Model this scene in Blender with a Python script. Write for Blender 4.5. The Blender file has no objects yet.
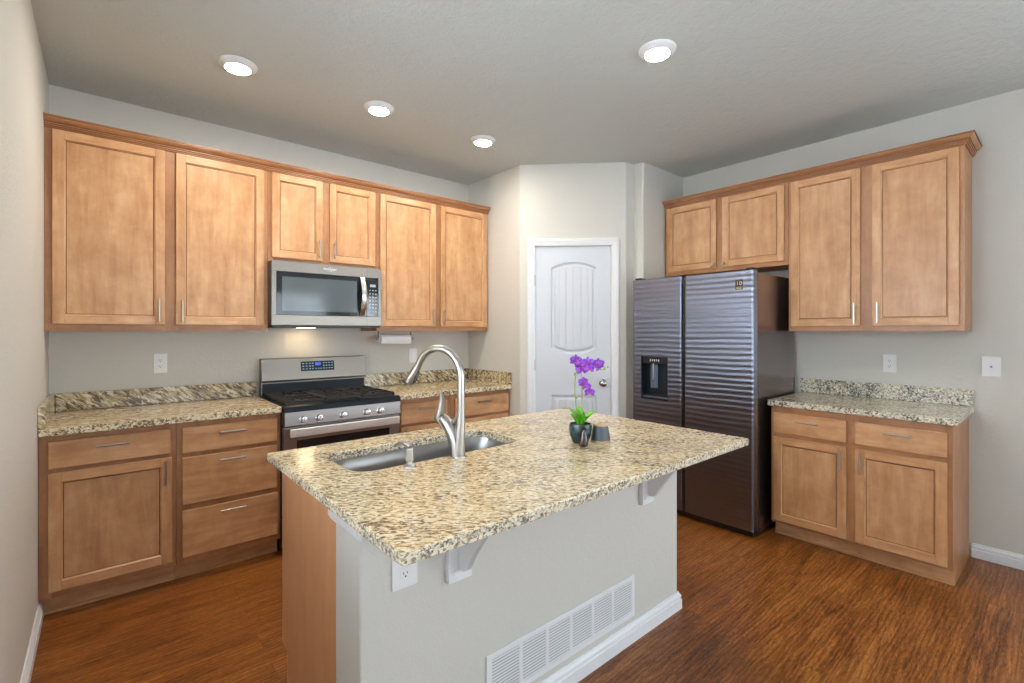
import bpy, bmesh, math, random
from mathutils import Vector, Matrix
random.seed(7)
R = math.radians
S = bpy.context.scene
C = S.collection

# ---------------------------------------------------------------- camera, world, light, exposure
cam = bpy.data.cameras.new('camera'); co = bpy.data.objects.new('camera', cam); C.objects.link(co)
cam.sensor_width = 36; cam.lens = 478.96 / 1024 * 36
cam.shift_y = -(683 / 2 - 330.87) / 1024
cam.clip_start = 0.03
co.location = (0.23, -3.772, 1.375)
co.rotation_euler = (R(90), 0, R(49.451 - 90))
S.camera = co
S.view_settings.view_transform = 'Standard'; S.view_settings.look = 'None'
S.view_settings.gamma = 1; S.view_settings.use_curve_mapping = False
S.view_settings.exposure = 0.22
S.cycles.use_denoising = True
S.cycles.max_bounces = 10; S.cycles.diffuse_bounces = 6; S.cycles.glossy_bounces = 5
S.cycles.sample_clamp_indirect = 6

W = bpy.data.worlds.new('world'); S.world = W; W.use_nodes = True
W.node_tree.nodes['Background'].inputs[0].default_value = (0.75, 0.87, 1.0, 1)
W.node_tree.nodes['Background'].inputs[1].default_value = 2.0

def area(name, loc, rot, sx, sy, power, col):
    l = bpy.data.lights.new(name, 'AREA'); l.shape = 'RECTANGLE'; l.size = sx; l.size_y = sy
    l.energy = power; l.color = col
    o = bpy.data.objects.new(name, l); C.objects.link(o); o.location = loc; o.rotation_euler = rot
    return o
XW, YF, ZC, WLY = 4.264, -7.6, 2.774, -2.80          # right wall, wall behind the camera, ceiling
# added lamps standing for daylight at unseen windows
area('added_daylight_front_left', (1.30, YF + 0.06, 1.45), (R(104), 0, 0), 1.5, 1.5, 30, (0.78, 0.90, 1.0))
area('added_daylight_front_right', (3.20, YF + 0.06, 1.45), (R(104), 0, 0), 1.5, 1.5, 30, (0.78, 0.90, 1.0))
area('added_daylight_left', (-0.115, WLY, 1.62), (0, R(-90), 0), 1.25, 1.75, 195, (0.82, 0.91, 1.0))
area('added_daylight_right', (XW - 0.06, -5.80, 1.30), (0, R(102), 0), 1.6, 1.8, 85, (0.84, 0.93, 1.0))

# ---------------------------------------------------------------- materials
def mat(name, col=(0.8, 0.8, 0.8), rough=0.5, metal=0.0, **kw):
    m = bpy.data.materials.new(name); m.use_nodes = True
    b = m.node_tree.nodes['Principled BSDF']
    b.inputs['Base Color'].default_value = (*col, 1); b.inputs['Roughness'].default_value = rough
    b.inputs['Metallic'].default_value = metal
    for k, v in kw.items():
        b.inputs[k.replace('_', ' ')].default_value = v
    return m
def nodes(m):
    t = m.node_tree; return t, t.nodes, t.links, t.nodes['Principled BSDF']
def N(t, kind, **kw):
    n = t.nodes.new(kind)
    for k, v in kw.items(): setattr(n, k, v)
    return n
def ramp(t, stops):
    r = t.nodes.new('ShaderNodeValToRGB'); e = r.color_ramp.elements
    while len(e) < len(stops): e.new(0.5)
    for i, (p, c) in enumerate(stops):
        e[i].position = p; e[i].color = (*c, 1)
    return r
def noise(t, vec, scale, detail=4, rough=0.55, dist=0.0):
    n = t.nodes.new('ShaderNodeTexNoise'); n.inputs['Scale'].default_value = scale
    n.inputs['Detail'].default_value = detail; n.inputs['Roughness'].default_value = rough
    n.inputs['Distortion'].default_value = dist
    t.links.new(vec, n.inputs['Vector']); return n
def mapping(t, scale=(1, 1, 1), rot=(0, 0, 0), coord='Object', src=None):
    mp = t.nodes.new('ShaderNodeMapping'); mp.inputs['Scale'].default_value = scale; mp.inputs['Rotation'].default_value = rot
    if src is None:
        tc = t.nodes.new('ShaderNodeTexCoord'); src = tc.outputs[coord]
    t.links.new(src, mp.inputs['Vector']); return mp
def mix(t, fac, a, b, mode='MIX'):
    m = t.nodes.new('ShaderNodeMix'); m.data_type = 'RGBA'; m.blend_type = mode
    for s, v in ((m.inputs[0], fac), (m.inputs[6], a), (m.inputs[7], b)):
        if isinstance(v, (int, float)): s.default_value = v
        elif isinstance(v, tuple): s.default_value = (*v, 1)
        else: t.links.new(v, s)
    return m.outputs[2]
def bump(t, h, strength, dist, b):
    n = t.nodes.new('ShaderNodeBump'); n.inputs['Strength'].default_value = strength; n.inputs['Distance'].default_value = dist
    t.links.new(h, n.inputs['Height']); t.links.new(n.outputs[0], b.inputs['Normal']); return n

def wood(name, axis, dark, mid, light, rough=0.38, contrast=1.0):
    """maple: soft blotches, fine grain along one axis; every board has its own offset"""
    m = mat(name, mid, rough); t, ns, L, b = nodes(m)
    tc = N(t, 'ShaderNodeTexCoord'); geo = N(t, 'ShaderNodeNewGeometry'); oi = N(t, 'ShaderNodeObjectInfo')
    ad = N(t, 'ShaderNodeMath', operation='ADD'); L.new(geo.outputs['Random Per Island'], ad.inputs[0]); L.new(oi.outputs['Random'], ad.inputs[1])
    mu = N(t, 'ShaderNodeMath', operation='MULTIPLY'); L.new(ad.outputs[0], mu.inputs[0]); mu.inputs[1].default_value = 17.3
    va = N(t, 'ShaderNodeVectorMath', operation='ADD'); L.new(tc.outputs['Object'], va.inputs[0]); L.new(mu.outputs[0], va.inputs[1])
    sc = [9, 9, 9]; sc['xyz'.index(axis)] = 1.3
    m1 = mapping(t, sc, src=va.outputs[0]); n1 = noise(t, m1.outputs[0], 1.6, 4, 0.6, 0.5)
    sc = [70, 70, 70]; sc['xyz'.index(axis)] = 5
    m2 = mapping(t, sc, src=va.outputs[0]); n2 = noise(t, m2.outputs[0], 1.0, 4, 0.65, 0.4)
    m3 = mapping(t, (3, 3, 3), src=va.outputs[0]); n3 = noise(t, m3.outputs[0], 2.6, 5, 0.66, 0.4)
    m4 = mapping(t, (14, 14, 14), src=va.outputs[0]); n4 = noise(t, m4.outputs[0], 1.0, 3, 0.7, 0.2)
    a = N(t, 'ShaderNodeMath', operation='MULTIPLY_ADD'); L.new(n1.outputs[0], a.inputs[0]); a.inputs[1].default_value = 1.5; L.new(n3.outputs[0], a.inputs[2])
    a2 = N(t, 'ShaderNodeMath', operation='MULTIPLY_ADD'); L.new(n2.outputs[0], a2.inputs[0]); a2.inputs[1].default_value = 0.36; L.new(a.outputs[0], a2.inputs[2])
    a3 = N(t, 'ShaderNodeMath', operation='MULTIPLY_ADD'); L.new(n4.outputs[0], a3.inputs[0]); a3.inputs[1].default_value = 0.24; L.new(a2.outputs[0], a3.inputs[2])
    s = 0.30 / contrast; k0 = 1.55
    r = ramp(t, [(0.5 - s * 0.5, dark), (0.5, mid), (0.5 + s * 0.5, light)]); hf = N(t, 'ShaderNodeMath', operation='MULTIPLY'); L.new(a3.outputs[0], hf.inputs[0]); hf.inputs[1].default_value = 0.5 / k0; L.new(hf.outputs[0], r.inputs[0])
    mr = N(t, 'ShaderNodeMapRange'); L.new(geo.outputs['Random Per Island'], mr.inputs[0]); mr.inputs[3].default_value = 0.93; mr.inputs[4].default_value = 1.07
    hs = N(t, 'ShaderNodeHueSaturation'); L.new(r.outputs[0], hs.inputs['Color']); L.new(mr.outputs[0], hs.inputs['Value'])
    L.new(hs.outputs[0], b.inputs['Base Color'])
    bump(t, n2.outputs[0], 0.05, 0.002, b)
    return m
MD, MM, ML = (0.39, 0.182, 0.070), (0.56, 0.298, 0.138), (0.69, 0.425, 0.228)
wv = wood('maple_vertical', 'z', MD, MM, ML)
wh = wood('maple_horizontal', 'x', MD, MM, ML)
shadow_glaze = mat('groove_shadow_glaze', (0.10, 0.04, 0.018), 0.5)  # dark glaze: shadow-gap lines put into the colour of grooves and crown beads
wframe = wood('maple_face_frame', 'z', (0.29, 0.125, 0.048), (0.40, 0.188, 0.078), (0.50, 0.26, 0.12))
wframeh = wood('maple_rail', 'x', (0.29, 0.125, 0.048), (0.40, 0.188, 0.078), (0.50, 0.26, 0.12))
wend = wood('island_end_veneer', 'z', (0.50, 0.235, 0.105), (0.57, 0.28, 0.130), (0.64, 0.33, 0.160), 0.45, 0.7)
wband = mat('light_edge_banding', (0.72, 0.46, 0.28), 0.4)

def granite(name, rot, stretch=2.6, scale=1.0, light=(0.74, 0.60, 0.36), dark=0.0, rough=0.17, gold=(0.40, 0.25, 0.10), fleck=((0.05, 0.036, 0.022), (0.22, 0.165, 0.10))):
    m = mat(name, (0.6, 0.5, 0.3), rough); t, ns, L, b = nodes(m)
    m0 = mapping(t, (1, 1, 1), rot)                            # turn, then stretch along the veins
    mp = mapping(t, (1 / stretch, 1, 1), src=m0.outputs[0]); v = mp.outputs[0]
    n1 = noise(t, v, 75 * scale, 5, 0.65, 0.8); n2 = noise(t, v, 95 * scale, 5, 0.68, 0.6)
    n3 = noise(t, v, 95 * scale, 4, 0.62, 0.9); n4 = noise(t, v, 9, 3, 0.5, 0.6); n5 = noise(t, v, 190 * scale, 2, 0.6)
    r1 = ramp(t, [(0.34, gold), (0.47, light), (0.60, (0.88, 0.80, 0.61)), (0.72, (0.74, 0.70, 0.60))]); L.new(n1.outputs[0], r1.inputs[0])
    r2 = ramp(t, [(0.53, (0, 0, 0)), (0.61, (0.9, 0.9, 0.9))]); L.new(n3.outputs[0], r2.inputs[0])
    c1 = mix(t, r2.outputs[0], r1.outputs[0], gold)            # gold-brown stains
    ad = N(t, 'ShaderNodeMath', operation='MULTIPLY_ADD'); L.new(n4.outputs[0], ad.inputs[0]); ad.inputs[1].default_value = 0.32; L.new(n2.outputs[0], ad.inputs[2])
    r3 = ramp(t, [(0.695 - dark, (0, 0, 0)), (0.765 - dark, (1, 1, 1))]); L.new(ad.outputs[0], r3.inputs[0])
    rk = ramp(t, [(0.40, fleck[0]), (0.60, fleck[1])]); L.new(n5.outputs[0], rk.inputs[0])
    c2 = mix(t, r3.outputs[0], c1, rk.outputs[0])
    L.new(c2, b.inputs['Base Color'])
    return m
g_isl = granite('granite_island', (0, 0, R(40)), 2.1, 1.15, (0.72, 0.58, 0.34), 0.016, 0.15)
g_ied = granite('granite_island_edge', (0, 0, R(40)), 1.3, 1.35, (0.70, 0.62, 0.46), 0.03, 0.2, (0.42, 0.32, 0.19), ((0.05, 0.045, 0.038), (0.24, 0.21, 0.17)))
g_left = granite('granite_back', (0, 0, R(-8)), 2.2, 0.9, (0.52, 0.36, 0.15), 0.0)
g_led = granite('granite_back_edge', (0, 0, 0), 1.3, 0.9, (0.72, 0.62, 0.42), 0.015, 0.2)
g_right = granite('granite_right', (0, 0, R(20)), 1.7, 0.9, (0.52, 0.46, 0.34), 0.02, 0.17, (0.32, 0.25, 0.15))
g_edge = granite('granite_splash', (0, R(-38), 0), 3.4, 0.8, (0.50, 0.40, 0.22), 0.04)
g_rspl = granite('granite_right_splash', (0, 0, R(20)), 1.5, 0.9, (0.58, 0.55, 0.46), 0.03, 0.2, (0.36, 0.32, 0.24), ((0.03, 0.028, 0.026), (0.18, 0.17, 0.15)))

def paint(name, col, bs=0.25, scale=140, rough=0.75):
    m = mat(name, col, rough); t, ns, L, b = nodes(m)
    mp = mapping(t); n = noise(t, mp.outputs[0], scale, 3, 0.6); n2 = noise(t, mp.outputs[0], scale * 0.3, 2, 0.5)
    a = N(t, 'ShaderNodeMath', operation='ADD'); L.new(n.outputs[0], a.inputs[0]); L.new(n2.outputs[0], a.inputs[1])
    bump(t, a.outputs[0], bs, 0.004, b); return m
wallm = paint('wall_paint_greige', (0.62, 0.61, 0.565), 0.45)
ceilm = paint('ceiling_paint', (0.55, 0.59, 0.58), 1.0, 60)
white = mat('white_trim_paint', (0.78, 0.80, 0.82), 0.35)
whitep = mat('white_plastic', (0.80, 0.81, 0.82), 0.3)
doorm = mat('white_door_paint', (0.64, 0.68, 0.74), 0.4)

def floor_mat():
    m = mat('laminate_floor', (0.2, 0.08, 0.02), 0.32); t, ns, L, b = nodes(m)
    tc = N(t, 'ShaderNodeTexCoord')
    br = N(t, 'ShaderNodeTexBrick'); L.new(tc.outputs['Object'], br.inputs['Vector'])
    br.inputs['Scale'].default_value = 1; br.inputs['Brick Width'].default_value = 1.21; br.inputs['Row Height'].default_value = 0.125
    br.inputs['Mortar Size'].default_value = 0.0006; br.offset = 0.37
    br.inputs['Color1'].default_value = (0.25, 0.25, 0.25, 1); br.inputs['Color2'].default_value = (0.75, 0.75, 0.75, 1); br.inputs['Mortar'].default_value = (0, 0, 0, 1)
    mu = N(t, 'ShaderNodeVectorMath', operation='SCALE'); L.new(br.outputs['Color'], mu.inputs[0]); mu.inputs['Scale'].default_value = 9
    va = N(t, 'ShaderNodeVectorMath', operation='ADD'); L.new(tc.outputs['Object'], va.inputs[0]); L.new(mu.outputs[0], va.inputs[1])
    m1 = mapping(t, (1.3, 11, 1), src=va.outputs[0]); n1 = noise(t, m1.outputs[0], 1.5, 5, 0.62, 1.0)
    wv_ = N(t, 'ShaderNodeTexWave', bands_direction='Y'); L.new(m1.outputs[0], wv_.inputs['Vector'])
    wv_.inputs['Scale'].default_value = 1.5; wv_.inputs['Distortion'].default_value = 9; wv_.inputs['Detail'].default_value = 4; wv_.inputs['Detail Scale'].default_value = 1.6
    m2 = mapping(t, (24, 190, 1), src=va.outputs[0]); n2 = noise(t, m2.outputs[0], 1.0, 4, 0.7, 1.6)
    n3 = noise(t, tc.outputs['Object'], 1.7, 3, 0.5)
    a = N(t, 'ShaderNodeMath', operation='MULTIPLY_ADD'); L.new(n1.outputs[0], a.inputs[0]); a.inputs[1].default_value = 0.6; L.new(n2.outputs[0], a.inputs[2])
    a2 = N(t, 'ShaderNodeMath', operation='MULTIPLY_ADD'); L.new(wv_.outputs['Fac'], a2.inputs[0]); a2.inputs[1].default_value = 0.12; L.new(a.outputs[0], a2.inputs[2])
    a3 = N(t, 'ShaderNodeMath', operation='MULTIPLY_ADD'); L.new(n3.outputs[0], a3.inputs[0]); a3.inputs[1].default_value = 0.25; L.new(a2.outputs[0], a3.inputs[2])
    r = ramp(t, [(0.39, (0.05, 0.014, 0.003)), (0.46, (0.16, 0.046, 0.008)), (0.53, (0.27, 0.086, 0.013)), (0.62, (0.46, 0.19, 0.05))])
    h2 = N(t, 'ShaderNodeMath', operation='MULTIPLY'); L.new(a3.outputs[0], h2.inputs[0]); h2.inputs[1].default_value = 0.5 / 0.985; L.new(h2.outputs[0], r.inputs[0])
    c = mix(t, br.outputs['Fac'], r.outputs[0], (0.05, 0.016, 0.006)); L.new(c, b.inputs['Base Color'])
    bump(t, n2.outputs[0], 0.10, 0.002, b)
    return m
floorm = floor_mat()

def brushed(name, col, rough, axis='x', metal=1.0, amt=0.1):
    m = mat(name, col, rough, metal); t, ns, L, b = nodes(m)
    sc = [400, 400, 400]; sc['xyz'.index(axis)] = 3
    mp = mapping(t, sc); n = noise(t, mp.outputs[0], 1, 2, 0.6)
    mr = N(t, 'ShaderNodeMapRange'); L.new(n.outputs[0], mr.inputs[0]); mr.inputs[3].default_value = rough - amt * 0.5; mr.inputs[4].default_value = rough + amt
    L.new(mr.outputs[0], b.inputs['Roughness']); return m
steel = brushed('brushed_stainless', (0.25, 0.225, 0.195), 0.34)
steeld = brushed('stainless_control_panel', (0.33, 0.31, 0.30), 0.36)
nickel = mat('brushed_nickel', (0.44, 0.42, 0.39), 0.34, 1.0)
pullm = mat('bar_pull_nickel', (0.43, 0.39, 0.35), 0.30, 1.0)
chrome = mat('polished_chrome', (0.72, 0.72, 0.74), 0.20, 1.0)
sinkm = brushed('sink_steel', (0.40, 0.40, 0.40), 0.30, 'x')
black = mat('black_plastic', (0.012, 0.012, 0.014), 0.35)
blackg = mat('black_glass', (0.012, 0.014, 0.018), 0.06)
enamel = mat('black_enamel', (0.008, 0.011, 0.016), 0.34, 0.0, Specular_IOR_Level=0.14)
iron = mat('cast_iron', (0.022, 0.018, 0.016), 0.5)
windowg = mat('oven_window_glass', (0.10, 0.12, 0.13), 0.08, 0.0)

FR_ROT = 0.0
def fridge_mat():
    m = mat('black_stainless', (0.22, 0.235, 0.29), 0.30, 1.0); t, ns, L, b = nodes(m)
    tc = N(t, 'ShaderNodeTexCoord')
    w = N(t, 'ShaderNodeTexWave', bands_direction='Z'); L.new(tc.outputs['Object'], w.inputs['Vector'])     # faint ripples in the sheet metal
    w.inputs['Scale'].default_value = 8.6; w.inputs['Distortion'].default_value = 1.3; w.inputs['Detail'].default_value = 1; w.inputs['Detail Scale'].default_value = 0.4
    bump(t, w.outputs['Fac'], 1.0, 0.0011, b)
    tg = N(t, 'ShaderNodeTangent', direction_type='RADIAL', axis='Z'); L.new(tg.outputs[0], b.inputs['Tangent'])
    b.inputs['Anisotropic'].default_value = 0.93; b.inputs['Anisotropic Rotation'].default_value = FR_ROT
    return m
fdoor = fridge_mat()
fside = mat('fridge_side_metal', (0.26, 0.22, 0.225), 0.24, 0.95)

glow = mat('lamp_diffuser', (1, 0.95, 0.85), 0.5)
glow.node_tree.nodes['Principled BSDF'].inputs['Emission Color'].default_value = (1.0, 0.915, 0.80, 1)
glow.node_tree.nodes['Principled BSDF'].inputs['Emission Strength'].default_value = 275
hood = mat('hood_lamp', (1, 0.9, 0.7), 0.5)
hood.node_tree.nodes['Principled BSDF'].inputs['Emission Color'].default_value = (1.0, 0.72, 0.42, 1)
hood.node_tree.nodes['Principled BSDF'].inputs['Emission Strength'].default_value = 30
blue = mat('blue_clock_display', (0.01, 0.03, 0.2), 0.3)
blue.node_tree.nodes['Principled BSDF'].inputs['Emission Color'].default_value = (0.06, 0.16, 1.0, 1)
blue.node_tree.nodes['Principled BSDF'].inputs['Emission Strength'].default_value = 0.6
gold = mat('gold_print', (0.70, 0.52, 0.28), 0.4)
greyprint = mat('grey_print', (0.42, 0.46, 0.50), 0.5)
bluekey = mat('touch_key_print', (0.20, 0.36, 0.50), 0.5)

# ---------------------------------------------------------------- geometry helpers
class MB:
    def __init__(s): s.bm = bmesh.new()
    def _merge(s, b2, mi, M=None):
        if M: bmesh.ops.transform(b2, matrix=M, verts=b2.verts)
        for f in b2.faces: f.material_index = mi if f.material_index == 0 else f.material_index
        me = bpy.data.meshes.new('tmp'); b2.to_mesh(me); b2.free(); s.bm.from_mesh(me); bpy.data.meshes.remove(me)
        return s
    def box(s, x0, x1, y0, y1, z0, z1, bev=0.0, mi=0, seg=2, M=None):
        x0, x1 = sorted((x0, x1)); y0, y1 = sorted((y0, y1)); z0, z1 = sorted((z0, z1))
        b = bmesh.new(); bmesh.ops.create_cube(b, size=1)
        for v in b.verts:
            v.co = Vector(((x0 + x1) / 2 + v.co.x * (x1 - x0), (y0 + y1) / 2 + v.co.y * (y1 - y0), (z0 + z1) / 2 + v.co.z * (z1 - z0)))
        if bev: bmesh.ops.bevel(b, geom=b.edges[:], offset=bev, segments=seg, profile=0.5, affect='EDGES')
        return s._merge(b, mi, M)
    def prism(s, pts, plane, a, c, bev=0.0, mi=0, M=None):
        f = {'xy': lambda p, d: (p[0], p[1], d), 'yz': lambda p, d: (d, p[0], p[1]), 'xz': lambda p, d: (p[0], d, p[1])}[plane]
        b = bmesh.new(); A = [b.verts.new(f(p, a)) for p in pts]; B = [b.verts.new(f(p, c)) for p in pts]
        b.faces.new(A); b.faces.new(B[::-1]); n = len(pts)
        for i in range(n): b.faces.new((A[i], B[i], B[(i + 1) % n], A[(i + 1) % n]))
        bmesh.ops.recalc_face_normals(b, faces=b.faces)
        if bev: bmesh.ops.bevel(b, geom=b.edges[:], offset=bev, segments=2, profile=0.5, affect='EDGES')
        return s._merge(b, mi, M)
    def tube(s, pts, rad, n=12, mi=0, caps=True, flat=1.0):
        pts = [Vector(p) for p in pts]; rad = rad if isinstance(rad, (list, tuple)) else [rad] * len(pts)
        b = bmesh.new(); rings = []; t0 = (pts[1] - pts[0]).normalized()
        u = t0.orthogonal().normalized()
        if abs(t0.z) < 0.99: u = t0.cross(Vector((0, 0, 1))).normalized()
        for i, p in enumerate(pts):
            t = (pts[min(i + 1, len(pts) - 1)] - pts[max(i - 1, 0)]).normalized()
            u = (u - t * u.dot(t)).normalized(); w = t.cross(u)
            rings.append([b.verts.new(p + (u * math.cos(2 * math.pi * k / n) + w * flat * math.sin(2 * math.pi * k / n)) * rad[i]) for k in range(n)])
        for A, B in zip(rings, rings[1:]):
            for k in range(n): b.faces.new((A[k], A[(k + 1) % n], B[(k + 1) % n], B[k]))
        if caps: b.faces.new(rings[0][::-1]); b.faces.new(rings[-1])
        bmesh.ops.recalc_face_normals(b, faces=b.faces)
        return s._merge(b, mi)
    def lathe(s, prof, c=(0, 0, 0), n=32, mi=0, M=None, fn=None):
        b = bmesh.new(); rings = []
        for r, z in prof:
            if r < 1e-6: rings.append([b.verts.new((0, 0, z))])
            else:
                rings.append([b.verts.new(((r + (fn(2 * math.pi * k / n, z) if fn else 0)) * math.cos(2 * math.pi * k / n), (r + (fn(2 * math.pi * k / n, z) if fn else 0)) * math.sin(2 * math.pi * k / n), z)) for k in range(n)])
        for A, B in zip(rings, rings[1:]):
            for k in range(n):
                if len(A) == 1 and len(B) == 1: continue
                if len(A) == 1: b.faces.new((A[0], B[k], B[(k + 1) % n]))
                elif len(B) == 1: b.faces.new((A[k], A[(k + 1) % n], B[0]))
                else: b.faces.new((A[k], A[(k + 1) % n], B[(k + 1) % n], B[k]))
        bmesh.ops.recalc_face_normals(b, faces=b.faces)
        return s._merge(b, mi, Matrix.Translation(c) @ (M or Matrix()))
    def build(s, name, mats, parent=None, world=True, angle=32):
        me = bpy.data.meshes.new(name)
        if parent is not None and world:
            M = Matrix(); p = parent
            while p is not None: M = p.matrix_basis @ M; p = p.parent
            bmesh.ops.transform(s.bm, matrix=M.inverted(), verts=s.bm.verts)
        s.bm.to_mesh(me); s.bm.free()
        for m in (mats if isinstance(mats, (list, tuple)) else [mats]): me.materials.append(m)
        for p in me.polygons: p.use_smooth = True
        me.set_sharp_from_angle(angle=R(angle))
        o = bpy.data.objects.new(name, me); C.objects.link(o)
        if parent is not None: o.parent = parent
        w = o.modifiers.new('weighted_normal', 'WEIGHTED_NORMAL'); w.keep_sharp = True; w.weight = 100
        return o
def tag(o, label, cat, group=None):
    o['label'] = label; o['category'] = cat
    if group: o['group'] = group
    return o
def thing(name, label, cat, loc, rotz=0, group=None):
    o = bpy.data.objects.new(name, None); o.empty_display_size = 0.1; C.objects.link(o)
    o.location = loc; o.rotation_euler = (0, 0, rotz); return tag(o, label, cat, group)
def struct(mb, name, m):
    o = mb.build(name, m, angle=18 if 'baseboard' in name else 32); o['kind'] = 'structure'; return o
def copy_tree(o, parent=None):
    c = o.copy(); C.objects.link(c); c.parent = parent
    for ch in list(o.children): copy_tree(ch, c)
    return c
def text(name, body, size, M, m, parent, extrude=0.0004):
    cu = bpy.data.curves.new(name, 'FONT'); cu.body = body; cu.size = size; cu.extrude = extrude
    cu.align_x = 'CENTER'; cu.align_y = 'CENTER'; cu.materials.append(m)
    o = bpy.data.objects.new(name, cu); C.objects.link(o)
    dg = bpy.context.evaluated_depsgraph_get(); me = bpy.data.meshes.new_from_object(o.evaluated_get(dg))
    bpy.data.objects.remove(o); bpy.data.curves.remove(cu)
    me.transform(M)
    P = Matrix(); p = parent
    while p is not None: P = p.matrix_basis @ P; p = p.parent
    me.transform(P.inverted()); me.name = name
    if not me.materials: me.materials.append(m)
    r = bpy.data.objects.new(name, me); C.objects.link(r); r.parent = parent; return r

# ---------------------------------------------------------------- the room
T = 0.12
DX, DY = Vector((0.7105, -0.7037, 0)), Vector((-0.7037, -0.7105, 0))     # along the pantry door wall, and out of it into the room
P0 = Vector((2.905, -0.749, 0))
struct(MB().box(-T, XW + T, YF - T, T, -0.1, 0), 'floor', floorm)
struct(MB().box(-T, XW + T, YF - T, T, ZC, ZC + 0.1), 'ceiling', ceilm)
struct(MB().box(-T, 2.905 + 0.05, 0, T, 0, ZC), 'wall_back', wallm)
mb = MB()                                                     # left wall with an added window out of view
mb.box(-T, 0, WLY + 0.9, 0, 0, ZC).box(-T, 0, YF, WLY - 0.9, 0, ZC).box(-T, 0, WLY - 0.9, WLY + 0.9, 0, 0.98).box(-T, 0, WLY - 0.9, WLY + 0.9, 2.26, ZC)
struct(mb, 'wall_left', wallm)
mb = MB().box(XW, XW + T, -4.90, -1.463, 0, ZC).box(XW, XW + T, YF, -6.70, 0, ZC).box(XW, XW + T, -6.70, -4.90, 0, 0.50).box(XW, XW + T, -6.70, -4.90, 2.10, ZC)
struct(mb, 'wall_right', wallm)
mb = MB().box(-T, 0.55, YF - T, YF, 0, ZC).box(2.05, 2.45, YF - T, YF, 0, ZC).box(3.95, XW + T, YF - T, YF, 0, ZC)
for x0, x1 in ((0.55, 2.05), (2.45, 3.95)): mb.box(x0, x1, YF - T, YF, 0, 0.7).box(x0, x1, YF - T, YF, 2.2, ZC)
struct(mb, 'wall_front', wallm)
glassm = mat('window_glass', (1, 1, 1), 0.0); glassm.node_tree.nodes['Principled BSDF'].inputs['Transmission Weight'].default_value = 1
def window(n, M, w, h):  # unseen windows, added so the daylight has openings
    mb = MB()
    for a in ((-w / 2, -w / 2 + 0.05, 0, h), (w / 2 - 0.05, w / 2, 0, h), (-w / 2 + 0.05, w / 2 - 0.05, 0, 0.05), (-w / 2 + 0.05, w / 2 - 0.05, h - 0.05, h), (-0.02, 0.02, 0.05, h - 0.05)):
        mb.box(a[0], a[1], -0.03, 0.0, a[2], a[3], 0.003, M=M)
    o = struct(mb, 'window_%d' % n, white)
    g = MB().box(-w / 2 + 0.05, -0.02, -0.02, -0.014, 0.05, h - 0.05, M=M).box(0.02, w / 2 - 0.05, -0.02, -0.014, 0.05, h - 0.05, M=M).build('glass_pane', glassm, o)
window(1, Matrix.Translation((1.30, YF - 0.03, 0.7)), 1.5, 1.5)
window(2, Matrix.Translation((3.20, YF - 0.03, 0.7)), 1.5, 1.5)
window(3, Matrix.Translation((-0.12, WLY, 0.98)) @ Matrix.Rotation(R(90), 4, 'Z'), 1.8, 1.28)
# unseen shutter added at the left window for the refrigerator door reflection
sh = thing('window_shutter', 'white wide-slat shutter added in the unseen left window beside the viewpoint', 'shutter', (-0.06, WLY, 0.98))
MB().box(-0.085, -0.045, WLY - 0.898, WLY - 0.86, 0.982, 2.258, 0.002).box(-0.085, -0.045, WLY + 0.86, WLY + 0.898, 0.982, 2.258, 0.002).box(-0.085, -0.045, WLY - 0.86, WLY + 0.86, 2.222, 2.258, 0.002).box(-0.085, -0.045, WLY - 0.86, WLY + 0.86, 0.982, 1.018, 0.002).build('frame', white, sh)
for k in range(15):
    z = 1.062 + k * 0.080; c, s_ = math.cos(R(24)), math.sin(R(24)); hw = 0.036
    MB().prism([(-0.065 + a * hw * c - b_ * 0.004 * s_, z + a * hw * s_ + b_ * 0.004 * c) for a, b_ in ((-1, -0.4), (-0.5, -1), (0.5, -1), (1, -0.4), (1, 0.4), (0.5, 1), (-0.5, 1), (-1, 0.4))], 'xz', WLY - 0.858, WLY + 0.858).build('slat', white, sh)
window(4, Matrix.Translation((XW + 0.03, -5.80, 0.50)) @ Matrix.Rotation(R(-90), 4, 'Z'), 1.8, 1.6)

# pantry corner: side wall, diagonal wall with the door opening, stub wall, alcove wall
def dpt(s, out=0.0):
    p = P0 + DX * s + DY * out; return (p.x, p.y)
SE = 0.882
Q = [dpt(0), dpt(SE)]
def arc_corner(p, a, b, r, n=5):
    """round the convex corner p between neighbours a and b"""
    p, a, b = Vector(p), Vector(a), Vector(b); u = (a - p).normalized(); v = (b - p).normalized()
    th = u.angle(v); d = r / math.tan(th / 2); s, e = p + u * d, p + v * d
    c = p + (u + v).normalized() * (r / math.sin(th / 2)); out = []
    a0 = math.atan2(s.y - c.y, s.x - c.x); a1 = math.atan2(e.y - c.y, e.x - c.x); da = (a1 - a0 + math.pi) % (2 * math.pi) - math.pi
    return [(c.x + r * math.cos(a0 + da * k / n), c.y + r * math.sin(a0 + da * k / n)) for k in range(n + 1)]
JX = 3.636
c1 = arc_corner(Q[0], (2.905, 0), Q[1], 0.018)
c2 = arc_corner(Q[1], Q[0], (JX, Q[1][1]), 0.018)
c3 = arc_corner((JX, -1.463), (JX, Q[1][1]), (XW, -1.463), 0.018)
OL, OR, OT = 0.112, 0.771, 2.098                              # door opening
left = [(2.905, 0)] + c1 + [dpt(OL), dpt(OL, -T), dpt(0.03, -T), (2.905 + T, 0)]
right = [dpt(OR)] + c2 + [(JX, Q[1][1])] + c3 + [(XW, -1.463), (XW, -1.463 + T), dpt(OR + 0.02, -T), dpt(OR, -T)]
top = [(2.905, 0)] + c1 + c2 + [(JX, Q[1][1])] + c3 + [(XW, -1.463), (XW, -1.463 + T), dpt(OR + 0.02, -T), dpt(0.03, -T), (2.905 + T, 0)]
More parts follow.
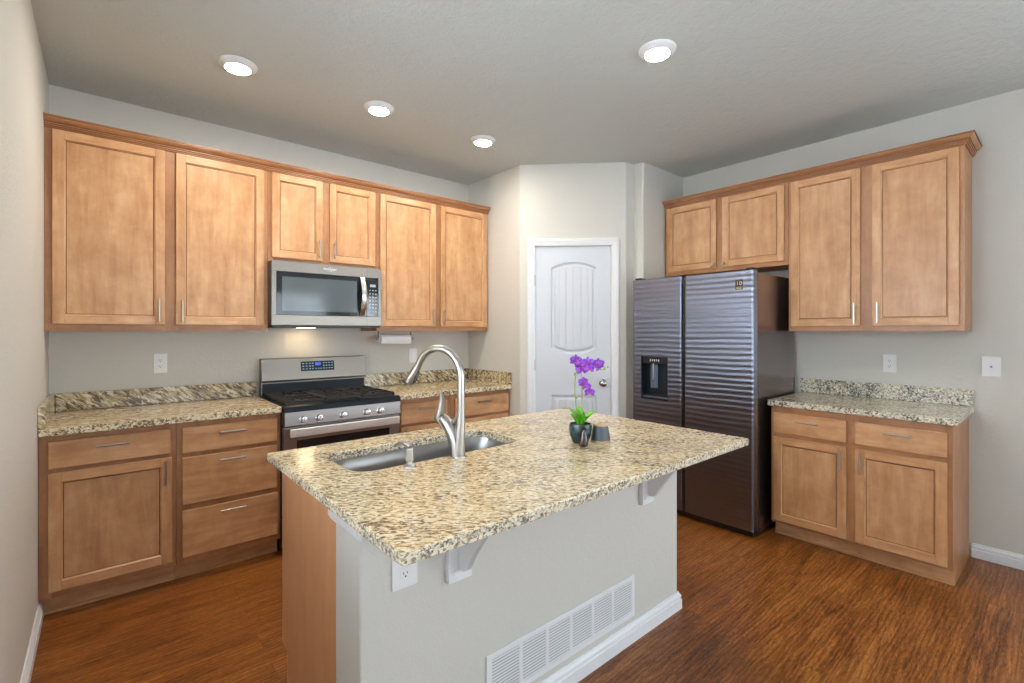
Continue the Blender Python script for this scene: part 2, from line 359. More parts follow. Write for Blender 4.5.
struct(MB().prism(left, 'xy', 0, OT).prism(right, 'xy', 0, OT).prism(top, 'xy', OT, ZC), 'wall_pantry', wallm)

# panel door in the diagonal wall
DM = Matrix(((DX.x, -DY.x, 0, P0.x), (DX.y, -DY.y, 0, P0.y), (0, 0, 1, 0), (0, 0, 0, 1)))   # local x along wall, -y out into the room
def door_mesh():
    x0, x1, z0, z1 = 0.127, 0.757, 0.012, 2.085
    nx, nz = 180, 300
    ac, ar = 0.4485, None
    half = 0.188; rise = 0.049; ar = (half ** 2 + rise ** 2) / (2 * rise)
    def dist(x, z, bot, topz, arch):
        d = min(x - (ac - half), (ac + half) - x, z - bot)
        if arch: d = min(d, ar - math.hypot(x - ac, z - (topz + rise - ar)))
        else: d = min(d, topz - z)
        return d
    def h(x, z):
        best = 0
        for bot, tp, arch in ((1.025, 1.902, True), (0.23, 0.835, False)):
            d = dist(x, z, bot, tp, arch)
            if d > 0:
                if d < 0.010: v = -0.014 * (d / 0.010)
                elif d < 0.026: v = -0.014
                elif d < 0.034: v = -0.014 + 0.011 * (d - 0.026) / 0.008
                else:
                    v = -0.003
                    g = abs(((x - ac) / 0.062 + 0.5) % 1 - 0.5) * 0.062
                    if g < 0.005: v -= 0.005 * (1 - g / 0.005)
                best = v
        return best
    b = bmesh.new(); G = []
    for i in range(nx + 1):
        x = x0 + (x1 - x0) * i / nx; col = []
        for j in range(nz + 1):
            z = z0 + (z1 - z0) * j / nz; col.append(b.verts.new((x, 0.012 - h(x, z), z)))
        G.append(col)
    for i in range(nx):
        for j in range(nz): b.faces.new((G[i][j], G[i + 1][j], G[i + 1][j + 1], G[i][j + 1]))
    bd = [e for e in b.edges if e.is_boundary]
    r = bmesh.ops.extrude_edge_only(b, edges=bd); vs = [v for v in r['geom'] if isinstance(v, bmesh.types.BMVert)]
    for v in vs: v.co.y = 0.047
    b.faces.new([v for v in sorted(vs, key=lambda v: math.atan2(v.co.z - 1, v.co.x - 0.44))])
    bmesh.ops.recalc_face_normals(b, faces=b.faces)
    m = MB(); m._merge(b, 0, DM); return m
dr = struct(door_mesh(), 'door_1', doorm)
mb = MB()                                                     # knob with rose and latch plate
KM = DM @ Matrix.Translation((0.692, 0.012, 0.941)) @ Matrix.Rotation(R(90), 4, 'X')
mb.lathe([(0, 0), (0.031, 0), (0.031, 0.004), (0.024, 0.010), (0.012, 0.014), (0.011, 0.032), (0.020, 0.040), (0.027, 0.050), (0.028, 0.058), (0.023, 0.067), (0.010, 0.071), (0, 0.071)], M=KM)
mb.build('door_knob', mat('satin_knob', (0.36, 0.35, 0.34), 0.16, 1.0), dr)
for z in (1.80, 1.088, 0.20):
    m2 = MB().tube([DM @ Vector((0.122, -0.002, z - 0.045)), DM @ Vector((0.122, -0.002, z + 0.045))], 0.006, 8)
    m2.box(0.119, 0.128, 0.0, 0.011, z - 0.043, z + 0.043, M=DM); m2.build('hinge', nickel, dr)
MB().box(0.7575, 0.769, 0.006, 0.012, 0.905, 0.975, M=DM).build('strike_plate', nickel, dr)
def casing_prof(w, t): return [(0, 0), (w, 0), (w, t * 0.55), (w * 0.9, t), (w * 0.62, t), (w * 0.5, t * 0.72), (w * 0.16, t * 0.62), (w * 0.08, t * 0.5), (0, t * 0.45)]
mb = MB()
pr = casing_prof(0.062, 0.019)
mb.prism([(OL + 0.01 - p[0], -p[1]) for p in pr], 'xy', 0, 2.149, M=DM)
mb.prism([(OR - 0.01 + p[0], -p[1]) for p in pr], 'xy', 0, 2.149, M=DM)
mb.prism([(-p[1], OT - 0.011 + p[0]) for p in pr], 'yz', OL - 0.052, OR + 0.052, M=DM)
mb.box(OL, OL + 0.012, 0.0, 0.10, 0, OT - 0.001, M=DM).box(OR - 0.012, OR, 0, 0.10, 0, OT - 0.001, M=DM).box(OL, OR, 0, 0.10, OT - 0.0115, OT - 0.001, M=DM)
struct(mb, 'trim_1', white)

def bb_prof(h=0.083, t=0.016): return [(0, 0), (t, 0), (t, h * 0.58), (t * 0.70, h * 0.62), (t * 0.70, h * 0.66), (t * 0.86, h * 0.70), (t * 0.80, h * 0.80), (t * 0.42, h * 0.90), (t * 0.42, h * 0.94), (t * 0.30, h), (0, h)]
bp = bb_prof()
struct(MB().prism([(p[0], p[1]) for p in bp], 'xz', -7.5, -0.548), 'baseboard_left', white)
struct(MB().prism([(XW - p[0], p[1]) for p in bp], 'xz', YF, -3.375), 'baseboard_right', white)
struct(MB().prism([(YF + p[0], p[1]) for p in bp], 'yz', 0.02, XW - 0.02), 'baseboard_front', white)

# ---------------------------------------------------------------- cabinets
def bar_pull(parent, x, y, z, vertical, L=0.128):
    mb = MB(); d = 0.028
    if vertical:
        mb.tube([(x, y - d, z - L / 2), (x, y - d, z + L / 2)], 0.0058, 10)
        for s in (-1, 1): mb.tube([(x, y, z + s * (L / 2 - 0.018)), (x, y - d, z + s * (L / 2 - 0.018))], 0.0042, 8)
    else:
        mb.tube([(x - L / 2, y - d, z), (x + L / 2, y - d, z)], 0.0058, 10)
        for s in (-1, 1): mb.tube([(x + s * (L / 2 - 0.018), y, z), (x + s * (L / 2 - 0.018), y - d, z)], 0.0042, 8)
    return mb.build('handle', pullm, parent, world=False)
def panel_door(root, x0, x1, z0, z1, yf, pull=None, knob=None):
    """recessed-panel door: stiles, rails, panel, thin groove with its shadow gap painted dark; front face at yf - 0.02"""
    f = 0.046; y1 = yf - 0.02; mb = MB()
    mb.box(x0, x0 + f, y1, yf - 0.0035, z0, z1, 0.0022, 0).box(x1 - f, x1, y1, yf - 0.0035, z0, z1, 0.0022, 0)
    mb.box(x0 + f, x1 - f, y1, yf - 0.0035, z0, z0 + f, 0.0022, 1).box(x0 + f, x1 - f, y1, yf - 0.001, z1 - f, z1, 0.0022, 1)
    s = 0.006                                                  # sloped sticking down to the panel
    a0, a1, b0, b1 = x0 + f, x1 - f, z0 + f, z1 - f
    yt, yb_ = y1 + 0.002, y1 + 0.0095
    b = bmesh.new()
    def q(pts, mi):
        fa = b.faces.new([b.verts.new(p) for p in pts]); fa.material_index = mi
    for (p, q_, r_, t_, mi) in (((a0, b0), (a1, b0), (a1 - s, b0 + s), (a0 + s, b0 + s), 4), ((a1, b0), (a1, b1), (a1 - s, b1 - s), (a1 - s, b0 + s), 3),
                                ((a1, b1), (a0, b1), (a0 + s, b1 - s), (a1 - s, b1 - s), 4), ((a0, b1), (a0, b0), (a0 + s, b0 + s), (a0 + s, b1 - s), 3)):
        q([(p[0], yt, p[1]), (q_[0], yt, q_[1]), (r_[0], yb_, r_[1]), (t_[0], yb_, t_[1])], mi)
    a0 += s; a1 -= s; b0 += s; b1 -= s; g = 0.0030
    for (p, q_, r_, t_) in (((a0, b0), (a1, b0), (a1 - g, b0 + g), (a0 + g, b0 + g)), ((a1, b0), (a1, b1), (a1 - g, b1 - g), (a1 - g, b0 + g)),
                            ((a1, b1), (a0, b1), (a0 + g, b1 - g), (a1 - g, b1 - g)), ((a0, b1), (a0, b0), (a0 + g, b0 + g), (a0 + g, b1 - g))):
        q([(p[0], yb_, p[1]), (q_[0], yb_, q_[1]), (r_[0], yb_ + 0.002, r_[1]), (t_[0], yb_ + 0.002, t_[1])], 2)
    mb._merge(b, 0)
    mb.box(a0 + g, a1 - g, yb_ + 0.0003, yf - 0.002, b0 + g, b1 - g, 0, 5)
    o = mb.build('door', [wv, wh, shadow_glaze, wv, wh, wv], root, world=False)
    if pull: bar_pull(o, pull[0], y1, pull[1], True)
    if knob:
        m2 = MB(); m2.lathe([(0, 0), (0.008, 0), (0.006, 0.012), (0.012, 0.018), (0.015, 0.023), (0.012, 0.029), (0, 0.031)], n=20, M=Matrix.Translation((knob[0], y1, knob[1])) @ Matrix.Rotation(R(90), 4, 'X'))
        m2.build('knob', nickel, o, world=False)
    return o
def slab_drawer(root, x0, x1, z0, z1, yf):
    o = MB().box(x0, x1, yf - 0.02, yf - 0.0035, z0, z1, 0.004, 0, 3).build('drawer', wh, root, world=False)
    bar_pull(o, (x0 + x1) / 2, yf - 0.02, z1 - (0.042 if z1 - z0 < 0.2 else 0.035), False)
    return o
def upper(label, loc, rot, w, zb, zt, depth, doors, zd, group, knobs=False):
    r = thing('wall_cabinet', label, 'cabinet', loc, rot, group)
    h = zt - zb; y = -depth
    MB().box(0.001, w - 0.001, 0, y + 0.019, 0.0, h, 0.0005).build('carcass', wframe, r, world=False)
    mb = MB(); xs = [0.001] + [v for d in doors for v in d] + [w - 0.001]
    o = 0.012
    mb.box(0.001, doors[0][0] + o, y + 0.0185, y, 0, h, 0.001, 0)
    for (a, b), (c, d) in zip(doors, doors[1:]): mb.box(b - o, c + o, y + 0.0185, y, 0, h, 0.001, 0)
    mb.box(doors[-1][1] - o, w - 0.001, y + 0.0185, y, 0, h, 0.001, 0)
    for a, b in doors:
        mb.box(a + o, b - o, y + 0.0185, y, 0, zd[0] - zb + o, 0.001, 1).box(a + o, b - o, y + 0.0185, y, zd[1] - zb - o, h, 0.001, 1)
        mb.box(a + o, b - o, y + 0.0185, y + 0.004, zd[0] - zb + o, zd[1] - zb - o, 0, 0)
    mb.build('face_frame', [wframe, wframeh], r, world=False)
    for i, (a, b) in enumerate(doors):
        inner = b - 0.027 if i == 0 else a + 0.027
        if knobs: panel_door(r, a, b, zd[0] - zb, zd[1] - zb, y, knob=(inner + (0.009 if i == 0 else -0.009), zd[0] - zb + 0.022))
        else: panel_door(r, a, b, zd[0] - zb, zd[1] - zb, y, pull=(inner - 0.002 if i == 0 else inner + 0.002, zd[0] - zb + 0.082))
    return r
GU = 'maple wall cabinets'
ZB, ZT = 1.374, 2.445
upper('tall two-door wooden wall cabinet next to the left wall, above the outlet', (0, 0, ZB), 0, 1.064, ZB, ZT, 0.305, [(0.032, 0.509), (0.562, 1.038)], (1.412, 2.430), GU)
upper('short two-door wooden wall cabinet directly above the microwave', (1.064, 0, 1.838), 0, 0.766, 1.838, ZT, 0.305, [(0.022, 0.354), (0.403, 0.745)], (1.868, 2.430), GU)
upper('two-door wooden wall cabinet above the paper towel roll, right of the microwave', (1.830, 0, ZB), 0, 1.073, ZB, ZT, 0.305, [(0.022, 0.515), (0.564, 1.055)], (1.412, 2.430), GU)
upper('short two-door wooden wall cabinet with round knobs above the refrigerator', (XW, -1.465, 1.848), R(-90), 0.990, 1.848, ZT, 0.305, [(0.032, 0.467), (0.516, 0.967)], (1.880, 2.425), GU, knobs=True)
upper('tall two-door wooden wall cabinet right of the refrigerator with an exposed side', (XW, -2.456, ZB), R(-90), 0.921, ZB, ZT, 0.305, [(0.022, 0.429), (0.492, 0.898)], (1.408, 2.428), GU)

def base_cab(label, loc, rot, w, doors, drawers, group, end_bb=False):
    """doors: (x0,x1,z0,z1,pull_x); drawers: (x0,x1,z0,z1)"""
    r = thing('base_cabinet', label, 'cabinet', loc, rot, group); y = -0.610
    mb = MB().box(0.001, w - 0.001, 0, y + 0.019, 0.10, 0.876, 0.0005).box(0.001, w - 0.001, 0, -0.53, 0.0, 0.0995, 0.0005)
    mb.build('carcass', wframe, r, world=False)
    MB().box(0.001, w - 0.001, -0.5305, -0.541, 0, 0.0995, 0.001).box(0.001, w - 0.001, -0.5415, -0.549, 0, 0.016, 0.003)  .build('toe_kick', wh, r, world=False)
    x0 = min(d[0] for d in doors + drawers); x1 = max(d[1] for d in doors + drawers); o = 0.012
    mb = MB().box(0.001, x0 + o, y + 0.0185, y, 0.10, 0.876, 0.001, 0).box(x1 - o, w - 0.001, y + 0.0185, y, 0.10, 0.876, 0.001, 0)
    mb.box(x0 + o, x1 - o, y + 0.0185, y + 0.0015, 0.10, 0.876, 0.0, 1)
    cols = sorted(set((d[0], d[1]) for d in drawers))
    for (a, b), (c, d) in zip(cols, cols[1:]): mb.box(b - o, c + o, y + 0.0185, y, 0.10, 0.876, 0.001, 0)
    mb.build('face_frame', [wframe, wframeh], r, world=False)
    for d in doors: panel_door(r, d[0], d[1], d[2], d[3], y, pull=(d[4], d[3] - 0.076))
    for d in drawers: slab_drawer(r, *d, y)
    return r
GB = 'maple base cabinets'
base_cab('wooden base cabinet with one drawer over one door, against the left wall', (0, 0, 0), 0, 0.535, [(0.035, 0.515, 0.133, 0.697, 0.485)], [(0.035, 0.510, 0.718, 0.848)], GB)
base_cab('wooden base cabinet with a stack of three drawers, left of the gas range', (0.535, 0, 0), 0, 0.527, [], [(0.026, 0.505, 0.705, 0.845), (0.026, 0.505, 0.425, 0.682), (0.026, 0.508, 0.138, 0.393)], GB)
base_cab('wooden base cabinet just right of the gas range, seen behind the faucet', (1.838, 0, 0), 0, 0.460, [(0.030, 0.425, 0.133, 0.672, 0.058)], [(0.030, 0.425, 0.694, 0.842)], GB)
base_cab('wooden base cabinet in the corner beside the pantry wall, right of the faucet', (2.298, 0, 0), 0, 0.605, [(0.038, 0.582, 0.133, 0.672, 0.066)], [(0.038, 0.582, 0.694, 0.842)], GB)
base_cab('wooden base cabinet with two drawers and two doors, right of the refrigerator', (XW, -2.456, 0), R(-90), 0.908, [(0.022, 0.432, 0.118, 0.672, 0.405), (0.477, 0.886, 0.118, 0.672, 0.504)], [(0.022, 0.432, 0.700, 0.832), (0.477, 0.886, 0.700, 0.832)], GB)

# crown moulding: profile (out, up)
CP = [(0, 0), (.006, 0), (.009, .003), (.009, .007), (.006, .009), (.012, .0095), (.014, .0125), (.014, .0165), (.011, .0185), (.017, .019), (.019, .022), (.019, .026), (.016, .028), (.022, .029), (.030, .034), (.037, .042), (.040, .047), (.040, .051), (.044, .0525), (.044, .060), (0, .060)]
def crown(path, name, label, z, m):
    """path: list of (point, outward direction) in plan"""
    b = bmesh.new(); rings = []
    for (px, py), (ox, oy) in path: rings.append([b.verts.new((px + ox * a, py + oy * a, z + h)) for a, h in CP])
    for A, B in zip(rings, rings[1:]):
        for k in range(len(CP)): b.faces.new((A[k], A[(k + 1) % len(CP)], B[(k + 1) % len(CP)], B[k]))
    b.faces.new(rings[0]); b.faces.new(rings[-1][::-1]); bmesh.ops.recalc_face_normals(b, faces=b.faces)
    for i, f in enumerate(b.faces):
        if i < len(CP) * (len(path) - 1) and i % len(CP) in (4, 8, 12, 17): f.material_index = 1  # dark shadow lines painted between the beads
    mb = MB(); mb._merge(b, 0); return tag(mb.build(name, [m, shadow_glaze], angle=20), label, 'moulding', 'crown mouldings on the wall cabinets')
wcl = wood('maple_crown_x', 'x', (0.24, 0.095, 0.036), (0.35, 0.15, 0.062), (0.45, 0.21, 0.09)); wcr = wood('maple_crown_y', 'y', (0.24, 0.10, 0.042), (0.36, 0.16, 0.07), (0.46, 0.23, 0.105))
crown([((0.0, -0.3055), (0, -1)), ((2.903, -0.3055), (0, -1))], 'crown_moulding', 'wooden crown moulding along the cabinets above the range, ending at the pantry wall', 2.434, wcl)
crown([((XW - 0.3055, -1.465), (-1, 0)), ((XW - 0.3055, -3.3775), (-1, -1)), ((XW, -3.3775), (0, -1))], 'crown_moulding', 'wooden crown moulding over the refrigerator wall cabinets with a mitred right end', 2.434, wcr)

# ---------------------------------------------------------------- countertops
def rrect(x0, x1, y0, y1, r, n=6):
    out = []
    for cx, cy, a0 in ((x1 - r, y1 - r, 0), (x0 + r, y1 - r, 90), (x0 + r, y0 + r, 180), (x1 - r, y0 + r, 270)):
        for k in range(n + 1):
            a = R(a0 + 90 * k / n); out.append((cx + r * math.cos(a), cy + r * math.sin(a)))
    return out
def slab(outer, inner, z0, z1, e=0.004, mb=None):
    """flat slab with eased edges and an optional hole; outer and inner are functions of an inset"""
    b = bmesh.new()
    def loop(pts, z): return [b.verts.new((p[0], p[1], z)) for p in pts]
    def band(A, B):
        for k in range(len(A)): b.faces.new((A[k], A[(k + 1) % len(A)], B[(k + 1) % len(B)], B[k]))
    def edges(A): return [b.edges.get((A[k], A[(k + 1) % len(A)])) or b.edges.new((A[k], A[(k + 1) % len(A)])) for k in range(len(A))]
    o = [loop(outer(i), z) for i, z in ((e, z1), (e * 0.3, z1 - e * 0.3), (0, z1 - e), (0, z0 + e), (e * 0.3, z0 + e * 0.3), (e, z0))]
    for A, B in zip(o, o[1:]): band(A, B)
    te, be = edges(o[0]), edges(o[-1])
    if inner:
        q = [loop(inner(i), z) for i, z in ((e, z1), (e * 0.3, z1 - e * 0.3), (0, z1 - e), (0, z0))]
        for A, B in zip(q, q[1:]): band(A, B)
        te += edges(q[0]); be += edges(q[-1])
    bmesh.ops.triangle_fill(b, edges=te, use_beauty=True); bmesh.ops.triangle_fill(b, edges=be, use_beauty=True)
    bmesh.ops.recalc_face_normals(b, faces=b.faces)
    for f in b.faces: f.material_index = 1 if abs(f.normal.z) < 0.9 else 0
    mb = mb or MB(); mb._merge(b, 0); return mb
ZU, ZP = 0.877, 0.915
GC = 'granite countertops along the walls'
def counter(name, label, loc, rects, splashes, m, ms, me_):
    r = thing(name, label, 'countertop', loc, 0, GC)
    mb = MB()
    for x0, x1, y0, y1 in rects: slab(lambda i: rrect(x0 + i, x1 - i, y0 + i, y1 - i, 0.006), None, ZU, ZP, 0.005, mb)
    mb.build('slab', [m, me_], r)
    for s in splashes: MB().box(*s, ZP + 0.0003, ZP + 0.1025, 0.003).build('backsplash', ms, r)
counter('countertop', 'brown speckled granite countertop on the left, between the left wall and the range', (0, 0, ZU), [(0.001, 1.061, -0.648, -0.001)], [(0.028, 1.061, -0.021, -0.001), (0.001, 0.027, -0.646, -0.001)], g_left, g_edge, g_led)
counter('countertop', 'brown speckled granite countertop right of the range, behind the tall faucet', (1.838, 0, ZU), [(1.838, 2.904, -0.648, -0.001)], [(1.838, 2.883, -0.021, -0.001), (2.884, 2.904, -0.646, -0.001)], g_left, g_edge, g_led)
counter('countertop', 'grey speckled granite countertop on the cabinet right of the refrigerator', (XW, -2.456, ZU), [(XW - 0.650, XW - 0.001, -3.385, -2.446)], [(XW - 0.021, XW - 0.001, -3.385, -2.436)], g_right, g_rspl, g_rspl)

IX0, IX1, IY0, IY1 = 0.700, 2.336, -2.874, -1.800
ZI = 0.885
SX0, SX1, SY0, SY1 = 0.852, 1.572, -2.275, -1.962
mb = slab(lambda i: rrect(IX0 + i, IX1 - i, IY0 + i, IY1 - i, 0.010), lambda i: rrect(SX0 - i, SX1 + i, SY0 - i, SY1 + i, 0.075, 8), ZI, ZP, 0.005)
tag(mb.build('island_countertop', [g_isl, g_ied]), 'large golden speckled granite slab on the island with the sink cutout', 'countertop')

# ---------------------------------------------------------------- island body
isl = thing('kitchen_island', 'kitchen island with grey half wall and orange-brown wooden end under the granite slab', 'kitchen island', (1.6, -2.2, 0))
WY, WX0, WX1, WT = -2.5, 0.768, 2.398, -2.317
half = MB().box(WX0, WX1, WY, WT, 0, ZI - 0.0005, 0.008, 0, 3); half.build('half_wall', wallm, isl)
mb = MB()
mb.prism([(-1.722, 0.13), (-1.722, 0.8845), (WT - 0.001, 0.8845), (WT - 0.001, 0), (-1.792, 0), (-1.792, 0.125)], 'yz', 0.778, 0.794, 0.0006)
mb.build('end_panel', wend, isl)
MB().box(0.7775, 0.7945, -1.7215, -1.7195, 0.13, 0.8845).box(0.7775, 0.7945, -1.7915, -1.7895, 0.0, 0.120).build('edge_banding', wband, isl)
mb = MB()                                                     # carcass open at the top for the sink
mb.box(0.7955, 2.38, -1.740, -1.7215, 0.10, 0.8845).box(2.362, 2.38, -1.7405, WT - 0.001, 0.0, 0.8845).box(0.7955, 2.3615, -2.31, WT + 0.0015, 0.0, 0.8845).box(0.7955, 2.3615, -1.7405, -2.309, 0.10, 0.118).box(0.7955, 2.3615, -1.792, -1.80, 0, 0.0995)
mb.build('carcass', wframe, isl)
mb = MB()
pf = [(WY - p[0], p[1]) for p in bp]
b = bmesh.new(); rings = []
for (px, py), (ox, oy) in (((WX0 - 0.0, WY), (0, -1)), ((WX1, WY), (1, -1)), ((WX1, WT), (1, 0))): rings.append([b.verts.new((px + ox * a, py + oy * a, h)) for a, h in bp])
for A, B in zip(rings, rings[1:]):
    for k in range(len(bp)): b.faces.new((A[k], A[(k + 1) % len(bp)], B[(k + 1) % len(bp)], B[k]))
b.faces.new(rings[0]); b.faces.new(rings[-1][::-1]); bmesh.ops.recalc_face_normals(b, faces=b.faces); mb._merge(b, 0)
mb.build('baseboard', white, isl, angle=18)
MB().prism([(0.767, 0.800), (0.759, 0.803), (0.756, 0.812), (0.752, 0.816), (0.752, 0.8845), (0.767, 0.8845)], 'xz', -2.516, -2.300).build('cap_trim', white, isl)

def corbel(x0, label):
    r = thing('corbel', label, 'corbel', (x0, WY, 0.877), 0, 'white corbels under the island overhang')
    w = 0.088; zb = ZI - 0.001; zl = 0.590
    MB().box(x0, x0 + w, WY - 0.022, WY - 0.0004, zl, zb, 0.003).build('back_plate', white, r)
    pts = [(0.0225, zb), (0.0225, zl + 0.044), (0.030, zl + 0.038), (0.048, zl + 0.040), (0.066, zl + 0.050)]
    for k in range(1, 13):                                     # sweeps up and outwards
        t = k / 12; pts.append((0.068 + 0.175 * t ** 1.75 + 0.022 * math.sin(math.pi * t), zl + 0.052 + 0.225 * t))
    pts += [(0.250, zb - 0.012), (0.250, zb)]
    xa, xb = x0 + 0.034, x0 + 0.056
    mb = MB().prism([(WY - a, z) for a, z in pts], 'yz', xa + 0.003, xb - 0.003)
    out = pts[3:]; mb2 = []
    strip = [(a, z) for a, z in out[:-1]] ; inner = [(a - 0.010 if a > 0.06 else a - 0.002, z + (0.008 if a < 0.2 else 0.004)) for a, z in strip]
    for i in range(len(strip) - 1):
        q = [strip[i], strip[i + 1], inner[i + 1], inner[i]]; mb.prism([(WY - a, z) for a, z in q], 'yz', xa, xb)
    mb.build('bracket', white, r)
    MB().lathe([(0, 0), (0.008, 0), (0.008, 0.0025), (0.005, 0.005), (0, 0.006)], n=16, M=Matrix.Translation((x0 + 0.018, WY - 0.0222, zl + 0.030)) @ Matrix.Rotation(R(90), 4, 'X')).build('screw_cap', whitep, r)
corbel(1.043, 'white carved corbel under the island slab near its front corner, right of the outlet')
corbel(2.072, 'white carved corbel under the island slab at its far end near the refrigerator')

vg = thing('vent_grille', 'long white louvred vent grille low on the island half wall', 'vent', (1.618, WY, 0.10))
vx0, vx1, vz0, vz1 = 1.203, 2.033, 0.108, 0.290
mb = MB().box(vx0, vx1, WY - 0.006, WY - 0.0003, vz0, vz0 + 0.022, 0.002).box(vx0, vx1, WY - 0.006, WY - 0.0003, vz1 - 0.022, vz1, 0.002)
mb.box(vx0, vx0 + 0.024, WY - 0.006, WY - 0.0003, vz0 + 0.022, vz1 - 0.022, 0.002).box(vx1 - 0.024, vx1, WY - 0.006, WY - 0.0003, vz0 + 0.022, vz1 - 0.022, 0.002)
cw = (vx1 - vx0 - 0.048) / 6
for k in range(1, 6): mb.box(vx0 + 0.024 + k * cw - 0.008, vx0 + 0.024 + k * cw + 0.008, WY - 0.0055, WY - 0.0003, vz0 + 0.02, vz1 - 0.02, 0.001)
mb.build('frame', white, vg)
dkslot = mat('vent_inside', (0.42, 0.43, 0.45), 0.8)
MB().box(vx0 + 0.01, vx1 - 0.01, WY - 0.0012, WY - 0.0002, vz0 + 0.01, vz1 - 0.01).build('backing', dkslot, vg)
for c in range(6):
    xa = vx0 + 0.024 + c * cw + (0.008 if c else 0); xb = vx0 + 0.024 + (c + 1) * cw - (0.008 if c < 5 else 0)
    mb = MB(); n = 13; sp = (vz1 - vz0 - 0.044) / n
    for k in range(n):
        z = vz0 + 0.022 + (k + 0.5) * sp
        mb.prism([(WY - 0.0044, z - sp * 0.28), (WY - 0.0054, z - sp * 0.26), (WY - 0.0044, z + sp * 0.24), (WY - 0.0034, z + sp * 0.22)], 'yz', xa, xb)
    mb.build('louvres', white, vg)

# ---------------------------------------------------------------- outlets
def plate(name, label, M, w, h, kind, group=None):
    r = thing(name, label, 'outlet' if kind != 'jack' else 'wall plate', M.translation, 0, group)
    MB().box(-w / 2, w / 2, -0.006, 0, -h / 2, h / 2, 0.0025, M=M).build('cover_plate', whitep, r)
    if kind == 'duplex':
        for s in (-1, 1):
            z = s * 0.0195; mb = MB().prism([(a * 0.0165, z + b * 0.0135) for a, b in ((-1, -0.55), (-0.6, -1), (0.6, -1), (1, -0.55), (1, 0.55), (0.6, 1), (-0.6, 1), (-1, 0.55))], 'xz', -0.0075, -0.0055, 0.0005, M=M)
            f = mb.build('receptacle', whitep, r)
            MB().box(-0.0075, -0.0055, -0.0079, -0.0074, z - 0.001, z + 0.007, M=M).box(0.0045, 0.0065, -0.0079, -0.0074, z, z + 0.006, M=M).lathe([(0, 0), (0.0026, 0), (0.0026, 0.0005), (0, 0.0005)], n=10, M=M @ Matrix.Translation((0, -0.0074, z - 0.0065)) @ Matrix.Rotation(R(90), 4, 'X')).build('slots', black, f)
    elif kind == 'jack':
        MB().box(-0.011, 0.011, -0.0085, -0.0055, -0.011, 0.011, 0.001, M=M).build('jack', whitep, r)
        MB().box(-0.005, 0.005, -0.0088, -0.0084, -0.006, 0.004, M=M).build('port', mat('port_grey', (0.25, 0.25, 0.27), 0.5), r)
    else:
        MB().box(-0.0165, 0.0165, -0.0085, -0.0055, -0.033, 0.033, 0.001, M=M).build('rocker', whitep, r)
    return r
MT = Matrix.Translation; RZ = lambda a: Matrix.Rotation(R(a), 4, 'Z')
plate('wall_outlet', 'white duplex outlet on the back wall above the left countertop', MT((0.511, 0, 1.168)), 0.070, 0.122, 'duplex')
plate('wall_outlet', 'white cover plate on the back wall partly hidden by the faucet arc', MT((2.307, 0, 1.158)), 0.075, 0.124, 'rocker')
plate('wall_outlet', 'white duplex outlet above the granite splash right of the refrigerator', MT((XW, -2.974, 1.155)) @ RZ(-90), 0.072, 0.120, 'duplex')
plate('wall_plate', 'white wider plate with a small jack at the far right of the wall', MT((XW, -3.460, 1.162)) @ RZ(-90), 0.082, 0.118, 'jack')
plate('wall_outlet', 'white duplex outlet on the island half wall under the front slab corner', MT((0.903, WY, 0.685)), 0.082, 0.122, 'duplex')

# ---------------------------------------------------------------- sink, faucet, soap
sk = thing('kitchen_sink', 'undermount stainless steel sink bowl set into the island slab', 'sink', (1.213, -2.117, 0.66))
b = bmesh.new(); rings = []
for ins, z, rr in ((-0.018, ZI - 0.001, 0.10), (-0.006, ZI - 0.001, 0.09), (-0.004, ZI - 0.004, 0.088), (0.0, 0.82, 0.085), (0.004, 0.70, 0.08), (0.012, 0.680, 0.075), (0.032, 0.668, 0.06), (0.10, 0.663, 0.03)):
    rings.append([b.verts.new((p[0], p[1], z)) for p in rrect(SX0 + ins, SX1 - ins, SY0 + ins, SY1 - ins, rr, 8)])
for A, B in zip(rings, rings[1:]):
    for k in range(len(A)): b.faces.new((A[k], A[(k + 1) % len(A)], B[(k + 1) % len(A)], B[k]))
b.faces.new(rings[-1]); bmesh.ops.recalc_face_normals(b, faces=b.faces)
for f in b.faces: f.normal_flip()
mb = MB(); mb._merge(b, 0); bo = mb.build('bowl', sinkm, sk, angle=50)
sm_ = bo.modifiers.new('wall', 'SOLIDIFY'); sm_.thickness = 0.0012; sm_.offset = -1
MB().lathe([(0, 0.665), (0.03, 0.664), (0.044, 0.667), (0.044, 0.6635), (0, 0.6635)], (1.213, -2.117, 0)).build('drain', chrome, sk)

FB = Vector((1.222, -2.316, ZP)); FD = Vector((-0.342, 0.94, 0))
def fp(s, z, off=0.0): return FB + FD * s + Vector((0, 0, z - ZP)) + Vector((0.94, 0.342, 0)) * off
fc = thing('kitchen_faucet', 'tall brushed nickel gooseneck faucet with curved lever beside the sink', 'faucet', FB)
mb = MB()
mb.lathe([(0, 0), (0.0275, 0), (0.0275, 0.003), (0.026, 0.006), (0, 0.006)], FB)
mb.tube([fp(*q) for q in ((0.010, ZP + 0.004), (0.012, 0.94), (0.017, 0.965), (0.026, 0.990), (0.038, 1.012), (0.053, 1.030), (0.068, 1.043), (0.080, 1.051))],
        [0.0265, 0.0262, 0.026, 0.0255, 0.0248, 0.0235, 0.021, 0.017], 24)
mb.tube([fp(*q) for q in ((0.006, 0.920), (0.003, 0.95), (-0.002, 0.99), (-0.006, 1.03), (-0.008, 1.078))], [0.0255, 0.0235, 0.0195, 0.0165, 0.0140], 20)
mb.tube([fp(*q) for q in ((0.050, 1.020), (0.034, 1.030), (0.018, 1.044), (0.004, 1.060), (-0.005, 1.075))], [0.012, 0.0105, 0.010, 0.0105, 0.012], 14)
mb.build('body', nickel, fc, angle=60)
